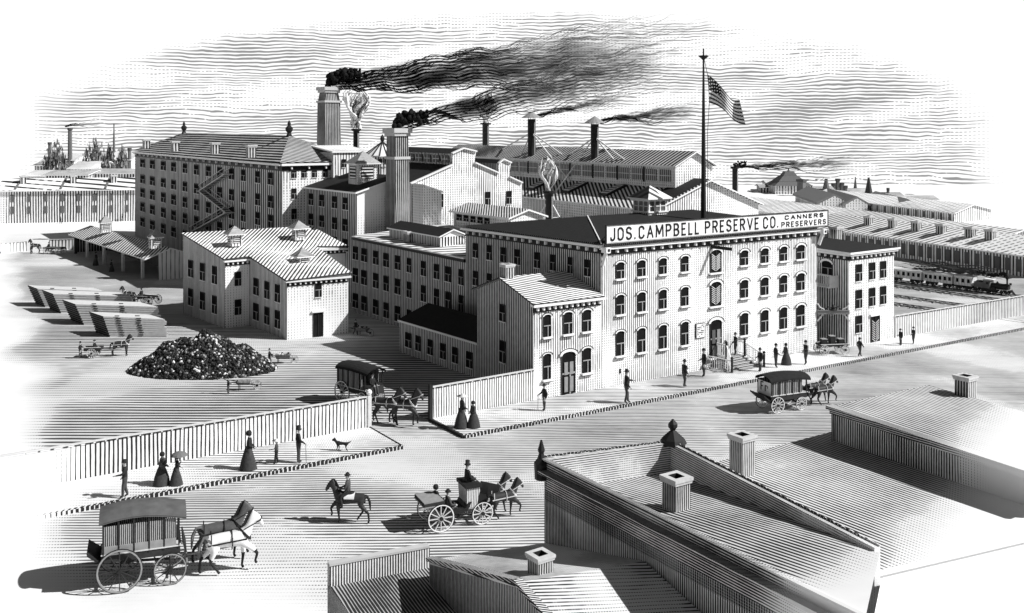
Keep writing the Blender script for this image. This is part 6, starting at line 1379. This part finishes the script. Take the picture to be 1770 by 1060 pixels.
# 6 yard cart
def box_cart(label, loc, rz, L, W_, zb, hb, wl, mt, sc=1.0, name='cart', shafts=1.6, pale=True, load=None, tilt=0.0):
    r = thing(name, label, 'cart', loc, rz, None, sc); m = MB(); t = .05
    m.box((0, 0, zb), (L, W_, .06), 0, 0); 
    for s in (-1, 1): m.box((0, W_ / 2 * s, zb + hb / 2), (L, t, hb), 0, 0); m.box((L / 2 * s, 0, zb + hb / 2), (t, W_, hb), 0, 0)
    for s in (-1, 1): m.box((0, W_ / 2 * s, zb + hb), (L + .05, t * 1.4, .04), 0, 1)
    m.build('body', [mt, PALEW], r, world=False)
    m = MB()
    for s in (-1, 1): m.bar((-L / 2, W_ * .42 * s, zb - .04), (L / 2 + shafts, W_ * .38 * s, zb + .02), .05)
    for x in sorted({w[0] for w in wl}): rd = [w[2] for w in wl if w[0] == x][0]; yy = [abs(w[1]) for w in wl if w[0] == x][0]; m.bar((x, -yy, rd), (x, yy, rd), .06); m.bar((x, 0, rd), (x, 0, zb), .1)
    m.build('shaft', GREYW, r, world=False); wheels(r, wl, pale)
    if load:
        m = MB(); random.seed(2)
        for i in range(load): m.blob((random.uniform(-L * .42, L * .42), random.uniform(-W_ * .38, W_ * .38), zb + hb + random.uniform(-.05, .08)), .09, i % 2, .2, 0)
        m.build('load', [DARK, MIDG], r, world=False, kind='stuff')
    return r
loc = v3(gp(162, 617), 0); rz = R(6); box_cart('two-wheeled yard cart behind the left-hand horse by the lumber', loc, rz, 1.15, .8, .55, .22, [(0, .5, .36), (0, -.5, .36)], DARK, shafts=1.5, sc=.95)
person('boy sitting on the two-wheeled yard cart', 0, 0, 0, 'sit', 6, loc=local(loc, rz, .05, 0, .02, .9), scale=.68)
horse('black cart horse in the yard between the lumber and the heap', local(loc, rz, 1.85, 0), rz, 'stand', 'dark', .72)
# 7 far left wagon and horse
loc = v3(gp(94, 439), 0); rz = math.atan2(.25, -1.0); box_cart('long low wagon beyond the lumber at the far left', loc, rz, 3.2, 1.2, .85, .22, [(-1.2, .7, .55), (-1.2, -.7, .55), (1.1, .65, .48), (1.1, -.65, .48)], DARK, name='flat_wagon', sc=.8)
horse('dark horse drawing the long low wagon at the far left', local(loc, rz, 2.9, 0), rz, 'walk', 'dark', .85); person('driver on the long low wagon at the far left', 0, 0, 0, 'sit', 166, loc=local(loc, rz, 1.0, 0, .12, .8), scale=.8)
# 8 black wagon
loc = v3(gp(253, 526), 0); rz = R(160); box_cart('black four-wheeled wagon beside the open shed', loc, rz, 2.1, 1.0, .72, .12, [(-.85, .7, .46), (-.85, -.7, .46), (.9, .65, .44), (.9, -.65, .44)], BLACK, name='black_wagon', sc=.92, pale=False)
horse('black horse before the four-wheeled wagon near the open shed', local(loc, rz, 2.05, .0), rz + R(10), 'stand', 'dark', .72); person('driver of the black four-wheeled wagon', 0, 0, 0, 'sit', 160, loc=local(loc, rz, .6, 0, .05, .9), scale=.8)
# 9 handcarts
def handcart(label, px, py, rz, round_=False, load=10):
    loc = v3(gp(px, py), 0); r = thing('handcart', label, 'handcart', loc, rz, 'handcarts used by the yard workmen', .9); m = MB()
    if round_: m.tube([(-.62, 0, .5), (-.5, 0, .52), (.35, 0, .52), (.5, 0, .5)], [.08, .2, .2, .1], 12)
    else:
        m.hexa([Vector(p) for p in ((-.5, -.2, .38), (.45, -.2, .38), (.45, .2, .38), (-.5, .2, .38))], [Vector(p) for p in ((-.6, -.3, .68), (.55, -.3, .68), (.55, .3, .68), (-.6, .3, .68))])
    m.build('barrow_body', engr(.08, .7, 'u', .6, fade=None), r, world=False)
    if not round_:
        m = MB(); random.seed(px)
        for i in range(load): m.blob((random.uniform(-.45, .4), random.uniform(-.2, .2), .7), .09, i % 2, .2, 0)
        m.build('load', [DARK, PALEW], r, world=False, kind='stuff')
    m = MB()
    for s in (-1, 1): m.bar((-1.15, .25 * s, .62), (.75, .12 * s, .33), .04); m.bar((-.4, .2 * s, .4), (-.4, .2 * s, .02), .04)
    m.build('handle', BLACK, r, world=False); s, rim = wheel_meshes(.30, True); o = inst('wheel', s, r, (.8, 0, .30)); inst('rim', rim, o)
handcart('round-bodied handcart in front of the heap', 424, 674, R(4), True)
handcart('loaded handcart right of the heap', 490, 628, R(2)); handcart('loaded handcart beside the packing shed door', 627, 580, R(-25))
# 10 parked cart with boxes
loc = v3(gp(1438, 614), .0); loc.z = .13; rz = R(8); box_cart('flat four-wheeled cart parked at the gateway beside the end annex', loc, rz, 2.0, .85, .62, .1, [(-.8, .55, .33), (-.8, -.55, .36), (.75, .5, .33), (.75, -.5, .33)], DARK, name='flat_cart', shafts=.2)
for x, h_, lb in ((-.6, .38, 'small dark crate at the left end of the parked flat cart'), (.0, .58, 'tallest dark crate in the middle of the parked flat cart'), (.62, .36, 'open dark crate at the right end of the parked flat cart')):
    q = local(loc, rz, x, 0, .66); r = thing('crate', lb, 'crate', q, rz, 'crates on the parked flat cart'); m = MB(); m.box((0, 0, h_ / 2), (.36, .4, h_), 0, 0); m.build('crate_body', [DARK], r, world=False)
    m = MB(); m.box((0, 0, h_ + .0), (.40, .44, .04)); m.build('crate_rim', GREYW, r, world=False)
# ================================================================== steam train
def on_track(s): return t0_ + dT * s
rzT = math.atan2(dT.y, dT.x); KT = .53
def wheels_t(r, lst):
    for x, rd in lst:
        for s_ in (-1, 1): m = MB(); m.tube([(x, .78 * s_ - .07, rd), (x, .78 * s_ + .07, rd)], rd, 14); m.build('wheel', BLACK, r, world=False)
def car(label, s0, s1, h=1.5):
    L = (s1 - s0) / KT; p = on_track((s0 + s1) / 2); r = thing('railway_carriage', label, 'railway carriage', v3(p, .14), rzT, None, KT)
    m = MB(); m.box((0, 0, .75 + h / 2), (L, 2.3, h)); m.build('car_body', engr(.28, .3, 'u', .8, fade=None, dots=0), r, world=False)
    m = MB(); arch(m, -L / 2 - .15, L / 2 + .15, 2.3, .75 + h, .35, 0, over=.12); m.build('car_roof', WHITE, r, world=False, smooth=True)
    k = int(L / .9); m = MB(); m.box((0, 0, 0), (.5, .05, .7)); me = m.data('window', GLASS)
    for i in range(k):
        for s_ in (-1, 1): inst('window', me, r, (-L / 2 + (i + .5) * L / k, 1.16 * s_, .75 + h * .6))
    wheels_t(r, [(-L * .38, .42), (-L * .22, .42), (L * .22, .42), (L * .38, .42)])
car('rearmost carriage of the steam train', -.9, 2.9); car('middle carriage of the steam train', 3.15, 6.1); car('foremost carriage of the steam train', 6.35, 8.0)
p = on_track(10.35); r = thing('steam_locomotive', 'steam locomotive pulling the short train at the right edge', 'locomotive', v3(p, .14), rzT, None, .48)
m = MB(); m.tube([(-1.3, 0, 1.35), (2.1, 0, 1.35)], .6, 14); m.lathe((-.2, 0, 1.8), [(.28, 0), (.25, .3), (.05, .5)], 10); m.build('boiler', BLACK, r, world=False)
m = MB(); m.box((-2.0, 0, 1.6), (1.3, 1.9, 1.6), 0, 0); m.box((-1.9, 0, 2.5), (1.8, 2.2, .1), 0, 1); m.box((-1.8, -.96, 1.85), (.5, .03, .5), 0, 2); m.box((-1.8, .96, 1.85), (.5, .03, .5), 0, 2); m.build('cab', [plain('cab_grey', .12), WHITE, BLACK], r, world=False)
m = MB(); m.lathe((1.7, 0, 1.8), [(.17, 0), (.17, 1.0), (.42, 1.5), (.40, 1.7)], 12); m.build('smokestack', BLACK, r, world=False)
m = MB(); m.box((2.35, 0, 2.0), (.35, .35, .4)); m.build('headlamp', BLACK, r, world=False)
m = MB()
for i in range(7): m.bar((2.4, -.7 + i * .233, .75), (3.3, (-.7 + i * .233) * .3, .0), .06)
m.bar((2.35, -.8, .75), (2.35, .8, .75), .15); m.build('cowcatcher', BLACK, r, world=False)
wheels_t(r, [(-1.9, .6), (-.7, .6), (.9, .35), (1.8, .35)])
m = MB(); m.box((0, 0, .8), (4.6, 1.5, .15)); m.build('running_board', GREYW, r, world=False)
p = on_track(8.7); r = thing('coal_tender', 'coal tender between locomotive and foremost carriage', 'tender', v3(p, .14), rzT, None, .48); m = MB(); m.box((0, 0, 1.35), (2.1, 1.9, 1.1)); m.build('tank', plain('cab_grey', .12), r, world=False)
m = MB(); random.seed(4)
for i in range(40): m.blob((random.uniform(-.9, .9), random.uniform(-.7, .7), 1.95), .2, 0, .2, 0)
m.build('coal', BLACK, r, world=False, kind='stuff'); wheels_t(r, [(-.7, .4), (.7, .4)])
Ps = local(v3(on_track(10.35), .14), rzT, 1.7, 0, 3.6, .48)
random.seed(21); r = thing('smoke_plume', 'dark smoke streaming back over the train from the locomotive', 'smoke', Ps); m = MB()
for i in range(70):
    t = random.random() ** 1.3; q = Ps + v3(-dT * t * 3.0, .12 * math.sin(t * 9) + random.uniform(-.16, .16)); m.blob(q, random.uniform(.06, .17) * (1 - .5 * t), 0, .2, 1)
m.build('soot_cloud', SMOKE, r); m = MB()
for i in range(40):
    t0a = random.random() * .6; off = random.uniform(-.4, .5); pts = [Ps + v3(-dT * (t0a + .35 * j / 9) * 12, off + .10 * math.sin(j + off * 5) + .1) for j in range(10)]; m.tube(pts, [.012 + .03 * math.sin(3.14 * (j + .3) / 9.6) for j in range(10)], 5)
m.build('smoke_wisps', SMOKEG, r, kind='stuff')
